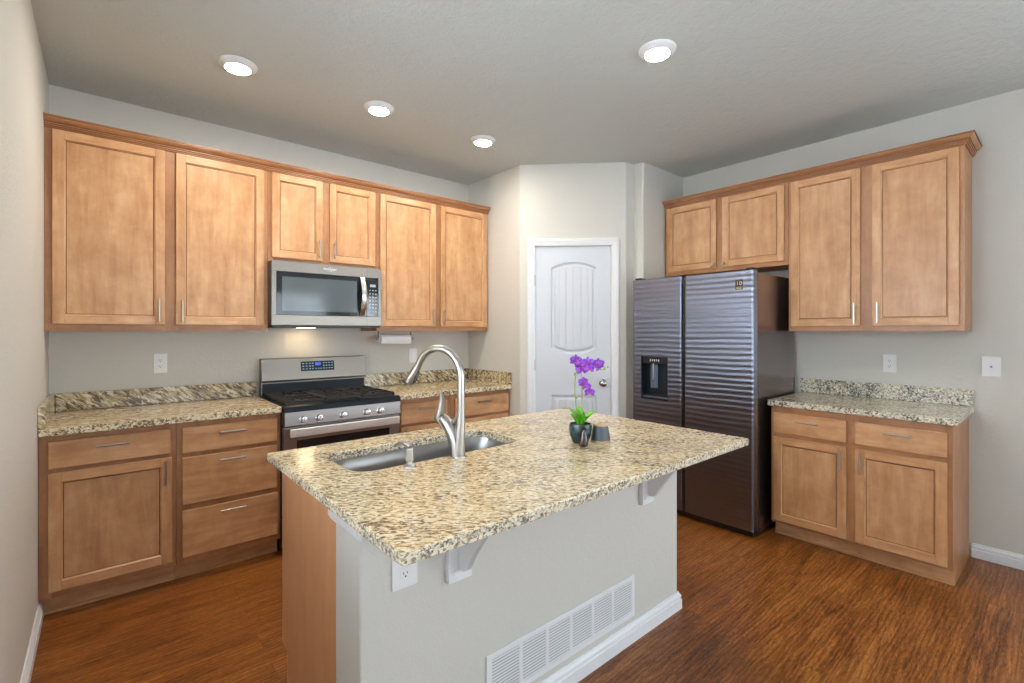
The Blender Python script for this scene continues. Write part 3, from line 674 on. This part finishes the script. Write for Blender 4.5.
neck = [(-0.008, 1.078), (-0.008, 1.12), (-0.008, 1.17), (-0.008, 1.205)]
cx_, cz_, ra, rb = 0.096, 1.205, 0.104, 0.104
for k in range(1, 19):
    a = math.pi - math.pi * k / 18 * 0.88; neck.append((cx_ + ra * math.cos(a), cz_ + rb * math.sin(a)))
p_end = neck[-1]; t_ = (0.232 - p_end[0], 1.222 - p_end[1])
MB().tube([fp(*q) for q in neck], 0.0135, 20).build('spout', nickel, fc, angle=60)
MB().tube([fp(-0.008, 1.074), fp(-0.008, 1.080)], 0.0146, 20).build('collar', nickel, fc)
pe = Vector((p_end[0], p_end[1])); pd = (Vector((0.243, 1.168)) - pe).normalized()
def along(d): q = pe + pd * d; return fp(q.x, q.y)
MB().tube([along(0.0), along(0.02), along(0.05), along(0.078), along(0.083)], [0.0140, 0.0155, 0.0190, 0.0215, 0.0195], 20).build('spray_head', nickel, fc, angle=60)
nrm = Vector((-pd.y, pd.x)); nrm = nrm if nrm.x < 0 else -nrm
def alo(d, k): q = pe + pd * d + nrm * k; return fp(q.x, q.y)
MB().tube([alo(0.012, 0.006), alo(0.03, 0.0115), alo(0.055, 0.0160), alo(0.074, 0.0165)], [0.006, 0.0095, 0.0095, 0.006], 14).build('spray_button', mat('dark_chrome', (0.16, 0.18, 0.22), 0.12, 1.0), fc, angle=60)
# leaf-shaped lever rising from a cup on the body
b = bmesh.new(); rings = []
lev = [(0.088, 1.030, 0.017, 0.017), (0.094, 1.042, 0.0215, 0.018), (0.094, 1.056, 0.0225, 0.0165), (0.089, 1.074, 0.0210, 0.0135), (0.084, 1.094, 0.0180, 0.010), (0.081, 1.114, 0.0140, 0.0075), (0.082, 1.134, 0.0095, 0.005), (0.089, 1.154, 0.0025, 0.002)]
for s, z, wd, th in lev:
    rings.append([b.verts.new(fp(s + th * math.cos(2 * math.pi * k / 14) - 0.35 * wd * (math.sin(2 * math.pi * k / 14) ** 2), z, wd * math.sin(2 * math.pi * k / 14))) for k in range(14)])
for A, B in zip(rings, rings[1:]):
    for k in range(14): b.faces.new((A[k], A[(k + 1) % 14], B[(k + 1) % 14], B[k]))
b.faces.new(rings[0][::-1]); b.faces.new(rings[-1]); bmesh.ops.recalc_face_normals(b, faces=b.faces)
mb = MB(); mb._merge(b, 0); mb.build('lever_handle', nickel, fc, angle=60)

SB = Vector((1.017, -2.322, ZP))
sd = thing('soap_dispenser', 'short brushed nickel soap pump left of the faucet at the sink edge', 'soap dispenser', SB)
MB().lathe([(0, 0), (0.022, 0), (0.022, 0.004), (0.019, 0.009), (0.012, 0.013), (0.0115, 0.020), (0.0145, 0.024), (0.0150, 0.062), (0.0135, 0.066), (0, 0.067)], SB, 24).build('base', nickel, sd)
MB().tube([SB + FD * s + Vector((0, 0, z)) for s, z in ((-0.004, 0.070), (0.010, 0.076), (0.028, 0.080), (0.046, 0.077), (0.062, 0.068), (0.066, 0.063))], [0.0085, 0.0080, 0.0065, 0.0056, 0.0050, 0.0046], 14).build('spout', nickel, sd, angle=60)

# ---------------------------------------------------------------- gas range
RX0, RX1 = 1.0665, 1.8325
rg = thing('gas_range', 'stainless steel gas range with black cooktop between the base cabinets', 'range', ((RX0 + RX1) / 2, -0.33, 0))
MB().box(RX0, RX1, -0.62, -0.03, 0.02, 0.895, 0.003).build('body', black, rg)
for sx in (RX0 + 0.05, RX1 - 0.05):
    for sy in (-0.56, -0.10): MB().lathe([(0, 0), (0.018, 0), (0.018, 0.021), (0, 0.021)], (sx, sy, 0), 12).build('foot', black, rg)
MB().prism([(-0.10, 0.8955), (-0.10, 0.917), (-0.66, 0.917), (-0.685, 0.910), (-0.690, 0.8785), (-0.621, 0.8785), (-0.621, 0.8955)], 'yz', RX0 - 0.002, RX1 + 0.002, 0.002).build('cooktop', enamel, rg)
MB().prism([(-0.621, 0.795), (-0.6915, 0.795), (-0.6835, 0.878), (-0.621, 0.878)], 'yz', RX0, RX1, 0.002).build('control_panel', steeld, rg)
kt = None
for i, x in enumerate((1.175, 1.270, 1.421, 1.582, 1.678)):
    M = MT((x, -0.6875, 0.829)) @ Matrix.Rotation(R(90 - 5.5), 4, 'X')
    if i == 0:
        r0 = MB().lathe([(0, 0), (0.025, 0), (0.025, 0.004), (0.0215, 0.006), (0.019, 0.022), (0.0165, 0.028), (0, 0.029)], n=24).box(-0.0045, 0.0045, -0.019, 0.019, 0.0255, 0.036, 0.002)
        ko = r0.build('knob', chrome, rg, world=False)
    else:
        ko = ko.copy(); C.objects.link(ko); ko.parent = rg
    ko.matrix_basis = rg.matrix_basis.inverted() @ M
mb = MB().box(RX0, RX1, -0.668, -0.6215, 0.235, 0.787, 0.004)
od = mb.build('oven_door', steeld, rg)
MB().box(RX0 + 0.075, RX1 - 0.075, -0.6700, -0.6682, 0.33, 0.700, 0.0006).build('oven_window', blackg, od)
mb = MB().box(RX0 + 0.022, RX1 - 0.022, -0.722, -0.704, 0.728, 0.780, 0.006, 0, 3)
for x in (RX0 + 0.06, RX1 - 0.065): mb.box(x - 0.012, x + 0.012, -0.7045, -0.6685, 0.738, 0.768, 0.003)
mb.build('oven_handle', mat('bright_handle_steel', (0.80, 0.79, 0.78), 0.48, 0.75), od)
MB().box(RX0, RX1, -0.664, -0.6215, 0.045, 0.228, 0.004).build('warming_drawer', steeld, rg)
bg = MB().prism([(-0.03, 0.8955), (-0.03, 1.176), (-0.062, 1.178), (-0.074, 1.172), (-0.098, 1.030), (-0.098, 1.022), (-0.086, 1.018), (-0.078, 1.004), (-0.078, 0.8955)], 'yz', RX0 + 0.010, RX1 + 0.003, 0.0).build('backguard', steel, rg)
MB().prism([(-0.0785, 1.001), (-0.0785, 0.9175), (-0.0985, 0.9175), (-0.094, 0.935), (-0.088, 0.95), (-0.085, 1.001)], 'yz', RX0 + 0.018, RX1 - 0.008).build('backguard_panel', enamel, rg)
MB().box(RX0 + 0.011, RX1 + 0.002, -0.1005, -0.0985, 1.0215, 1.0295, 0.0005).build('backguard_lip', steel, rg)
GM = MT((1.462, -0.0865, 1.1135)) @ Matrix.Rotation(R(-9.1), 4, 'X')
dp = MB().box(-0.122, 0.122, -0.0015, 0.001, -0.036, 0.036, 0.0008, M=GM).build('display', blackg, rg)
MB().box(-0.020, 0.022, -0.0022, -0.0016, 0.004, 0.026, M=GM).build('clock', blue, dp)
mb = MB()
for kx in (-0.105, -0.082, -0.058, -0.037, 0.043, 0.063, 0.085, 0.106):
    for kz in (0.020, 0.0, -0.020): mb.box(kx - 0.006, kx + 0.006, -0.0021, -0.0016, kz - 0.0035, kz + 0.0035, M=GM)
for kx in (-0.015, 0.005, 0.022): mb.box(kx - 0.005, kx + 0.005, -0.0021, -0.0016, -0.024, -0.017, M=GM)
mb.build('touch_keys', bluekey, dp)
for bx, by, br in ((RX0 + 0.15, -0.50, 0.042), (RX0 + 0.15, -0.235, 0.034), (RX0 + 0.383, -0.37, 0.040), (RX1 - 0.15, -0.50, 0.046), (RX1 - 0.15, -0.235, 0.034)):
    MB().lathe([(0, 0.9173), (br * 1.25, 0.9173), (br * 1.2, 0.921), (br, 0.922), (br, 0.928), (br * 0.8, 0.931), (0, 0.931)], (bx, by, 0), 24).build('burner', iron, rg)
gw = (RX1 - RX0 - 0.04) / 3
for k in range(3):
    x0 = RX0 + 0.02 + k * gw + 0.002; x1 = x0 + gw - 0.004; cx = (x0 + x1) / 2; y0, y1 = -0.635, -0.115; mb = MB(); t = 0.0055
    def bar(ax, ay, bx, by, zt=0.943, zb=0.926):
        mb.box(min(ax, bx) - (t if ax == bx else 0), max(ax, bx) + (t if ax == bx else 0), min(ay, by) - (t if ay == by else 0), max(ay, by) + (t if ay == by else 0), zb, zt, 0.0018)
    bar(x0 + t, y0, x0 + t, y1); bar(x1 - t, y0, x1 - t, y1); bar(x0, y0 + t, x1, y0 + t); bar(x0, y1 - t, x1, y1 - t); bar(x0, (y0 + y1) / 2, x1, (y0 + y1) / 2)
    if k != 1:
        for cy in (-0.50, -0.235):
            bar(cx, cy - 0.10, cx, cy - 0.030); bar(cx, cy + 0.030, cx, cy + 0.10); bar(x0, cy, cx - 0.030, cy); bar(cx + 0.030, cy, x1, cy)
    else:
        for yy in (-0.56, -0.48, -0.26, -0.18): bar(x0, yy, x1, yy)
        bar(cx, -0.60, cx, -0.42); bar(cx, -0.32, cx, -0.14)
    for fx in (x0 + t, x1 - t):
        for fy in (y0 + t, y1 - t, (y0 + y1) / 2): mb.box(fx - 0.006, fx + 0.006, fy - 0.006, fy + 0.006, 0.9172, 0.9345, 0.001)
    mb.build('grate', iron, rg)

# ---------------------------------------------------------------- microwave
mx0, mx1, my, mz0, mz1 = 1.0655, 1.828, -0.395, 1.412, 1.8365
mw = thing('microwave', 'stainless over-the-range microwave hung under the short wall cabinet', 'microwave', ((mx0 + mx1) / 2, 0, mz0))
mwside = mat('microwave_case', (0.12, 0.10, 0.12), 0.35, 0.6)
MB().box(mx0, mx1, my + 0.045, -0.002, mz0, mz1 - 0.0, 0.003).build('case', mwside, mw)
MB().box(mx0 + 0.01, mx1 - 0.01, my + 0.01, -0.01, mz0 - 0.016, mz0 - 0.0005, 0.003).build('underside', black, mw)
MB().box(1.30, 1.42, -0.17, -0.11, mz0 - 0.0166, mz0 - 0.0155).build('hood_light', hood, mw)
gl = (1.094, 1.802, 1.481, 1.768)                              # the black glass field
mb = MB().box(mx0, mx1, my, my + 0.0445, gl[3], mz1, 0.003).box(mx0, mx1, my, my + 0.0445, mz0, gl[2], 0.003).box(mx0, gl[0], my, my + 0.0445, gl[2], gl[3], 0.002).box(gl[1], mx1, my, my + 0.0445, gl[2], gl[3], 0.002)
mb.build('front_frame', steel, mw)
for za, zb_ in ((mz0 + 0.002, gl[2]), (gl[3], mz1 - 0.002)): MB().box(1.712, 1.7135, my - 0.0006, my, za, zb_).build('door_seam', black, mw)
MB().box(gl[0] + 0.0005, 1.711, my + 0.003, my + 0.044, gl[2] + 0.0005, gl[3] - 0.0005, 0.001).build('door_glass', blackg, mw)
MB().box(1.130, 1.636, my + 0.0018, my + 0.0028, 1.508, 1.735, 0.0003).build('window', windowg, mw)
cp = MB().box(1.714, gl[1] - 0.0005, my + 0.003, my + 0.044, gl[2] + 0.0005, gl[3] - 0.0005, 0.001).build('control_panel', blackg, mw)
MB().box(1.738, 1.782, my + 0.0020, my + 0.0028, 1.700, 1.719).build('display', greyprint, cp)
mb = MB()
for kx in (1.737, 1.760, 1.783):
    for j in range(7): z = 1.675 - j * 0.026; mb.box(kx - 0.005, kx + 0.005, my + 0.0022, my + 0.0028, z - 0.0035, z + 0.0035)
mb.build('keypad', greyprint, cp)
hp = [(1.676, my - 0.004 - 0.040 * math.sin(math.pi * k / 12), 1.484 + 0.282 * k / 12) for k in range(13)]
b = bmesh.new(); rings = []
for x, y, z in hp: rings.append([b.verts.new((x + dx, y + dy, z)) for dx, dy in ((-0.019, 0.004), (-0.018, -0.005), (-0.010, -0.009), (0.010, -0.009), (0.018, -0.005), (0.019, 0.004))])
for A, B in zip(rings, rings[1:]):
    for k in range(6): b.faces.new((A[k], A[(k + 1) % 6], B[(k + 1) % 6], B[k]))
b.faces.new(rings[0][::-1]); b.faces.new(rings[-1]); bmesh.ops.recalc_face_normals(b, faces=b.faces)
mb = MB(); mb._merge(b, 0); mb.build('handle', mat('microwave_handle_steel', (0.74, 0.72, 0.70), 0.26, 1.0), mw, angle=40)
text('brand_lettering', 'Whirlpool', 0.022, MT((1.441, my - 0.0008, 1.806)) @ Matrix.Rotation(R(90), 4, 'X'), mat('pale_lettering', (0.75, 0.76, 0.78), 0.4), mw)
mb = MB(); ell = [(1.441 + 0.034 * math.cos(a * math.pi / 12 + 3.4), 1.806 + 0.013 * math.sin(a * math.pi / 12 + 3.4)) for a in range(19)]
mb.tube([(x, my - 0.0008, z) for x, z in ell], 0.0007, 6).build('brand_ring', mat('pale_ring', (0.75, 0.76, 0.78), 0.4), mw)

# ---------------------------------------------------------------- paper towel holder and roll
ph = thing('paper_towel_holder', 'metal under-cabinet paper towel holder right of the microwave', 'towel holder', (2.035, -0.20, ZB))
mb = MB().box(1.892, 2.180, -0.225, -0.175, ZB - 0.004, ZB - 0.0005, 0.001)
for x in (1.892, 2.176): mb.box(x, x + 0.004, -0.215, -0.185, 1.300, ZB - 0.004, 0.0008)
mb.tube([(1.880, -0.2, 1.312), (2.196, -0.2, 1.312)], 0.004, 10)
for x in (1.876, 2.184): mb.tube([(x, -0.2, 1.312), (x + 0.014, -0.2, 1.312)], 0.012, 14)
mb.build('bracket', mat('holder_metal', (0.35, 0.34, 0.33), 0.35, 1.0), ph)
pt = thing('paper_towel_roll', 'nearly used up white paper towel roll on the under-cabinet holder', 'paper towel', (2.035, -0.2, 1.312))
paper = mat('white_paper', (0.82, 0.82, 0.82), 0.9)
mb = MB(); mb.lathe([(0.006, -0.132), (0.031, -0.132), (0.033, -0.130), (0.033, 0.130), (0.031, 0.132), (0.006, 0.132), (0.006, -0.132)], (2.035, -0.2, 1.312), 32, M=Matrix.Rotation(R(90), 4, 'Y'))
mb.build('roll', paper, pt)
MB().prism([(-0.2325, 1.318), (-0.2345, 1.318), (-0.2335, 1.292), (-0.224, 1.273), (-0.214, 1.268), (-0.213, 1.270), (-0.222, 1.275), (-0.2315, 1.293)], 'yz', 1.905, 2.165).build('loose_sheet', paper, pt)

# ---------------------------------------------------------------- refrigerator
fr = thing('refrigerator', 'dark side-by-side stainless refrigerator with dispenser in the alcove', 'refrigerator', (3.85, -1.95, 0))
FX, FYL, FYR, FZ = 3.462, -1.482, -2.418, 1.778
MB().box(FX + 0.085, 4.20, FYL - 0.006, FYR + 0.004, 0.03, 1.765, 0.006).build('cabinet_body', fside, fr)
MB().box(FX + 0.05, FX + 0.084, FYL - 0.02, FYR + 0.02, 0.005, 0.055, 0.003).box(FX + 0.10, 4.15, FYL - 0.03, FYR + 0.03, 0.0, 0.0295).build('kick_grille', black, fr)
MB().box(FX + 0.070, FX + 0.0845, FYL - 0.012, FYR + 0.012, 0.075, 1.755).build('door_gasket', black, fr)
dzb, dzt = 0.055, FZ
DYa, DYb, DZa, DZb = -1.562, -1.795, 0.845, 1.178               # dispenser opening
ym = -1.921
mb = MB()
b = bmesh.new()                                                # left door: slab with a rectangular hole for the dispenser
def fdoor_mesh(y0, y1, hole=None):
    """y0 > y1, built with rounded front vertical edges"""
    b = bmesh.new(); xs = FX
    ys = [y0]; 
    r = 0.012
    prof = [(y0, xs + 0.069), (y0, xs + r)] + [(y0 - r + r * math.cos(R(90 * k / 4)), xs + r - r * math.sin(R(90 * k / 4))) for k in range(1, 5)]
    prof2 = [(y1 + r - r * math.cos(R(90 * k / 4)), xs + r - r * math.sin(R(90 * k / 4))) for k in range(4, -1, -1)] + [(y1, xs + 0.069)]
    mid = [(hole[0], xs), (hole[1], xs)] if hole else []
    P = prof + mid + prof2; n = len(P)
    zs = [dzb] + ([hole[2], hole[3]] if hole else []) + [dzt - 0.004, dzt]
    V = []
    for z in zs:
        V.append([b.verts.new((x + (0.003 if z == dzt and x < xs + 0.03 else 0), y, z)) for y, x in P])
    hi = len(prof)
    for j in range(len(zs) - 1):
        for k in range(n):
            if hole and j == 1 and k == hi: continue
            b.faces.new((V[j][k], V[j][(k + 1) % n], V[j + 1][(k + 1) % n], V[j + 1][k]))
    b.faces.new(V[0]); b.faces.new(V[-1][::-1]); bmesh.ops.recalc_face_normals(b, faces=b.faces)
    m = MB(); m._merge(b, 0); return m
ld = fdoor_mesh(FYL, ym + 0.013, (DYa, DYb, DZa, DZb)).build('freezer_door', fdoor, fr, angle=30)
rd = fdoor_mesh(ym - 0.013, FYR).build('fridge_door', fdoor, fr, angle=30)
MB().box(FX + 0.010, FX + 0.069, ym + 0.0125, ym - 0.0125, dzb + 0.01, dzt - 0.012).build('handle_channel', black, fr)
MB().box(FX + 0.0005, FX + 0.012, ym + 0.0125, ym + 0.009, 0.60, 1.72, 0.001).build('handle_trim', mat('dark_trim', (0.05, 0.05, 0.06), 0.3, 0.8), fr)
a0, a1 = DYa - 0.0006, DYb + 0.0006
mb = MB().box(FX + 0.055, FX + 0.060, a0, a1, DZa, DZb).box(FX + 0.001, FX + 0.055, a0, a0 - 0.004, DZa, DZb).box(FX + 0.001, FX + 0.055, a1, a1 + 0.004, DZa, DZb)
mb.box(FX + 0.001, FX + 0.055, a0, a1, DZb - 0.004, DZb - 0.0005).box(FX + 0.001, FX + 0.055, a0, a1, DZa + 0.0005, DZa + 0.012)
dsp = mb.build('dispenser', mat('dispenser_black', (0.010, 0.016, 0.024), 0.22), fr)
MB().box(FX + 0.010, FX + 0.054, a0 - 0.006, a1 + 0.006, DZb - 0.055, DZb - 0.006, 0.003).build('dispenser_header', black, dsp)
mb = MB()
for k, y in enumerate((-1.635, -1.655, -1.672, -1.690, -1.708)): mb.box(FX + 0.0088, FX + 0.0099, y, y - 0.008, DZb - 0.040 + 0.004 * (k % 2), DZb - 0.022, 0.0003)
mb.build('dispenser_icons', mat('white_print', (0.7, 0.75, 0.8), 0.5), dsp)
MB().box(FX + 0.030, FX + 0.040, -1.628, -1.690, 0.93, 1.115, 0.004).build('ice_paddle', mat('paddle_blue_grey', (0.10, 0.14, 0.20), 0.15), dsp)
MB().tube([(FX + 0.026, -1.655, 0.995), (FX + 0.026, -1.655, 1.13)], 0.006, 10).build('water_nozzle', nickel, dsp)
MB().box(FX + 0.004, FX + 0.054, a0 - 0.010, a1 + 0.010, DZa + 0.0125, DZa + 0.020, 0.002).build('drip_tray', mat('tray_grey', (0.10, 0.10, 0.11), 0.3), dsp)
mb = MB().box(FX - 0.0012, FX + 0.001, -2.302, -2.352, 1.650, 1.718, 0.0003); bd = mb.build('warranty_badge', black, rd)
FM = lambda y, z: MT((FX - 0.0016, y, z)) @ Matrix.Rotation(R(-90), 4, 'Z') @ Matrix.Rotation(R(90), 4, 'X')
text('badge_number', '10', 0.040, FM(-2.327, 1.692), gold, bd, 0.0003)
MB().box(FX - 0.0016, FX - 0.0011, -2.308, -2.346, 1.665, 1.669).box(FX - 0.0016, FX - 0.0011, -2.310, -2.344, 1.656, 1.6595).build('badge_lines', gold, bd)
MB().box(FX + 0.02, FX + 0.10, FYR + 0.010, FYR + 0.055, 1.7785, 1.795, 0.002).build('hinge_cover', black, fr)
MB().box(FX + 0.02, FX + 0.10, FYL - 0.055, FYL - 0.010, 1.7785, 1.795, 0.002).build('hinge_cover', black, fr)

# ---------------------------------------------------------------- ceiling lights
def downlight(x, y, label):
    r = thing('recessed_light', label, 'ceiling light', (x, y, ZC), 0, 'round recessed ceiling lights')
    MB().lathe([(0, ZC - 0.0002), (0.092, ZC - 0.0002), (0.090, ZC - 0.007), (0.083, ZC - 0.014), (0.066, ZC - 0.023), (0.060, ZC - 0.025), (0.0585, ZC - 0.022), (0, ZC - 0.022)], (x, y, 0), 40).build('trim_ring', white, r)
    MB().lathe([(0, -0.0235), (0.0575, -0.0235), (0.057, -0.0262), (0, -0.0285)], (x, y, ZC), 32).build('diffuser', glow, r)
downlight(0.772, -0.925, 'lit round ceiling light farthest left, above the left base cabinets')
downlight(1.548, -0.950, 'lit round ceiling light in the middle of the row, in front of the microwave')
downlight(2.350, -0.968, 'lit round ceiling light nearest the pantry corner')
downlight(2.330, -2.430, 'lit round ceiling light above the right end of the island, apart from the row')

# ---------------------------------------------------------------- orchid, canister, bottle
PP = Vector((1.728, -2.455, ZP + 0.0003))
RT = Vector((0.7598, -0.6501, 0)); FWV = Vector((0.6501, 0.7598, 0))      # across and away, as seen from the seat side
oc = thing('potted_orchid', 'purple artificial orchid in a dark teal glazed pot on the island', 'plant', PP)
potm = mat('teal_glazed_ceramic', (0.015, 0.045, 0.055), 0.12); t, ns, L, bs = nodes(potm)
mp = mapping(t, (60, 60, 60)); vn = N(t, 'ShaderNodeTexVoronoi'); L.new(mp.outputs[0], vn.inputs['Vector']); vn.inputs['Scale'].default_value = 1.0
rp = ramp(t, [(0.1, (0.008, 0.014, 0.020)), (0.7, (0.02, 0.065, 0.075))]); L.new(vn.outputs[0], rp.inputs[0]); L.new(rp.outputs[0], bs.inputs['Base Color']); bump(t, vn.outputs[0], 0.5, 0.003, bs)
MB().lathe([(0, 0), (0.028, 0), (0.034, 0.006), (0.044, 0.032), (0.0475, 0.055), (0.047, 0.070), (0.045, 0.078), (0.042, 0.078), (0.041, 0.066), (0, 0.064)], PP, 40).build('pot', potm, oc)
MB().lathe([(0, 0.0645), (0.040, 0.0665), (0.036, 0.071), (0, 0.076)], PP, 24).build('moss', mat('dark_moss', (0.02, 0.06, 0.012), 0.9), oc)
leafm = mat('orchid_leaf', (0.10, 0.38, 0.015), 0.35); stemm = mat('orchid_stem', (0.22, 0.30, 0.06), 0.5)
def leaf(a, lean, ln, wd):
    b = bmesh.new(); n = 10; d = RT * math.cos(a) + FWV * math.sin(a); sd_ = Vector((0, 0, 1)).cross(d); G = []
    for i in range(n + 1):
        t = i / n; w = wd * (math.sin(math.pi * min(1, (t ** 1.25 * 0.90 + 0.09))) ** 0.6); out = lean * (t ** 1.3) * ln; up = ln * (t - 0.30 * lean * t * t * t)
        c = PP + Vector((0, 0, 0.070)) + d * (0.006 + out) + Vector((0, 0, up)); fold = 0.30 * w
        G.append([b.verts.new(c + sd_ * w * k + d * (-fold * (1 - abs(k)))) for k in (-1, -0.5, 0, 0.5, 1)])
    for A, B in zip(G, G[1:]):
        for k in range(4): b.faces.new((A[k], A[k + 1], B[k + 1], B[k]))
    m = MB(); m._merge(b, 0); o = m.build('leaf', leafm, oc, angle=80); s = o.modifiers.new('t', 'SOLIDIFY'); s.thickness = 0.0016
for a, le, ln, wd in ((2.9, 0.50, 0.086, 0.023), (0.15, 0.72, 0.078, 0.024), (4.5, 0.40, 0.056, 0.022), (1.6, 0.35, 0.078, 0.021), (5.6, 0.70, 0.060, 0.022), (3.7, 0.65, 0.064, 0.022)): leaf(a, le, ln, wd)
def opt(r, z, f=0.0): return PP + RT * r + FWV * f + Vector((0, 0, z - ZP))
def curve(pts, n=8):
    P = [Vector(p) for p in pts]; P = [2 * P[0] - P[1]] + P + [2 * P[-1] - P[-2]]; out = []
    for i in range(1, len(P) - 2):
        for k in range(n):
            t = k / n; a, b_, c, d = P[i - 1], P[i], P[i + 1], P[i + 2]
            out.append(0.5 * ((2 * b_) + (-a + c) * t + (2 * a - 5 * b_ + 4 * c - d) * t * t + (-a + 3 * b_ - 3 * c + d) * t ** 3))
    return out + [P[-2]]
MB().tube(curve([opt(-0.006, 0.99), opt(-0.020, 1.08), opt(-0.023, 1.15), opt(-0.018, 1.20), opt(-0.002, 1.235), opt(0.020, 1.242), opt(0.045, 1.232), opt(0.066, 1.222), opt(0.085, 1.214), opt(0.102, 1.219)]), 0.0022, 8).build('stem', stemm, oc)
MB().tube(curve([opt(0.006, 0.99), opt(0.010, 1.07), opt(0.008, 1.13), opt(0.014, 1.160), opt(0.026, 1.150)]), 0.0019, 8).build('stem', stemm, oc)
MB().tube([opt(0.002, 0.99), opt(0.006, 1.10), opt(0.003, 1.235)], 0.0012, 8).build('support_stick', mat('stick', (0.35, 0.25, 0.3), 0.6), oc)
petm = mat('purple_petal', (0.20, 0.03, 0.42), 0.55); t, ns, L, bs = nodes(petm)
mp = mapping(t); nn = noise(t, mp.outputs[0], 120, 3); rp = ramp(t, [(0.35, (0.10, 0.012, 0.26)), (0.6, (0.30, 0.07, 0.60)), (0.75, (0.55, 0.30, 0.78))]); L.new(nn.outputs[0], rp.inputs[0]); L.new(rp.outputs[0], bs.inputs['Base Color'])
lipm = mat('magenta_lip', (0.40, 0.01, 0.16), 0.5)
def flower(c, yaw, tilt, sc):
    M = MT(c) @ Matrix.Rotation(yaw, 4, 'Z') @ Matrix.Rotation(tilt, 4, 'X'); mb = MB()
    for k, (ang, ln, wd) in enumerate(((90, 0.021, 0.008), (210, 0.021, 0.008), (330, 0.021, 0.008), (20, 0.023, 0.0135), (160, 0.023, 0.0135))):
        b = bmesh.new(); n = 6; G = []
        for i in range(n + 1):
            t = i / n; w = wd * math.sin(math.pi * (0.12 + 0.83 * t)) ** 0.8; rr = 0.003 + ln * t
            G.append([b.verts.new(((rr * math.cos(R(ang)) - w * q * math.sin(R(ang))) * sc, (-0.004 + 0.010 * t * t + 0.004 * abs(q) * t - (0.001 if k > 2 else 0)) * sc, (rr * math.sin(R(ang)) + w * q * math.cos(R(ang))) * sc)) for q in (-1, -0.5, 0, 0.5, 1)])
        for A, B in zip(G, G[1:]):
            for q in range(4): b.faces.new((A[q], A[q + 1], B[q + 1], B[q]))
        mb._merge(b, 0, M)
    fo = mb.build('flower', petm, oc, angle=80); s = fo.modifiers.new('t', 'SOLIDIFY'); s.thickness = 0.0008
    MB().lathe([(0, 0), (0.004 * sc, 0.001), (0.006 * sc, 0.005 * sc), (0.003 * sc, 0.011 * sc), (0, 0.013 * sc)], n=12, M=M @ Matrix.Rotation(R(115), 4, 'X')).build('lip', lipm, fo)
yaw0 = R(49.45 - 90)
for r_, z_, f_, yw, tl, sc in ((-0.020, 1.258, -0.006, 0.5, 0.3, 1.0), (-0.002, 1.245, -0.012, -0.2, -0.1, 1.05), (0.004, 1.219, -0.008, 0.3, -0.4, 0.95), (0.030, 1.250, -0.006, -0.5, 0.35, 0.95), (0.034, 1.226, -0.010, 0.2, -0.2, 1.0),
                               (0.072, 1.243, -0.004, -0.3, 0.1, 1.0), (0.076, 1.228, 0.004, 0.9, -0.5, 0.8), (0.014, 1.168, -0.006, 0.4, 0.0, 0.95), (0.022, 1.150, -0.004, -0.6, -0.3, 0.85), (0.037, 1.128, -0.006, -0.2, -0.4, 0.85)):
    flower(opt(r_, z_ - 0.005, f_), yaw0 + yw, tl, sc)
for r_, z_, a_ in ((-0.022, 1.196, 0.006), (-0.016, 1.100, 0.005), (0.100, 1.219, 0.005), (0.112, 1.226, 0.004)):
    MB().lathe([(0, -a_ * 1.5), (a_ * 0.7, -a_ * 0.9), (a_, 0), (a_ * 0.6, a_), (0, a_ * 1.5)], opt(r_, z_, -0.002), 12).build('bud', mat('green_bud', (0.30, 0.38, 0.09), 0.5), oc)

CC = Vector((1.802, -2.500, ZP + 0.0003))
cn = thing('canister', 'small tapered slate-grey canister with wooden lid and base, right of the orchid', 'canister', CC)
lw = mat('pale_wood', (0.50, 0.33, 0.20), 0.5)
MB().lathe([(0, 0), (0.040, 0), (0.041, 0.002), (0.0405, 0.0095), (0, 0.0095)], CC, 36).build('wooden_base', lw, cn)
MB().lathe([(0, 0.0097), (0.0395, 0.0097), (0.040, 0.012), (0.0305, 0.064), (0.029, 0.066), (0, 0.066)], CC, 36).build('body', mat('slate_grey', (0.055, 0.07, 0.085), 0.45), cn)
MB().lathe([(0, 0.0662), (0.027, 0.0662), (0.028, 0.068), (0.028, 0.0715), (0.0265, 0.073), (0, 0.0735)], CC, 36).build('lid', lw, cn)
BC = Vector((1.690, -2.505, ZP + 0.0003))
bt = thing('bottle', 'small dark brown glazed bottle figure in front of the orchid pot', 'bottle', BC)
MB().lathe([(0, 0), (0.014, 0), (0.018, 0.005), (0.0190, 0.018), (0.0165, 0.034), (0.0125, 0.046), (0.0100, 0.056), (0.0095, 0.0610)], BC, 28).build('body', mat('dark_brown_glaze', (0.035, 0.016, 0.012), 0.08), bt)
MB().lathe([(0.0095, 0.0612), (0.0115, 0.063), (0.0120, 0.068), (0.0085, 0.074), (0, 0.076)], BC, 20).build('stopper', mat('black_glaze', (0.02, 0.012, 0.010), 0.1), bt)
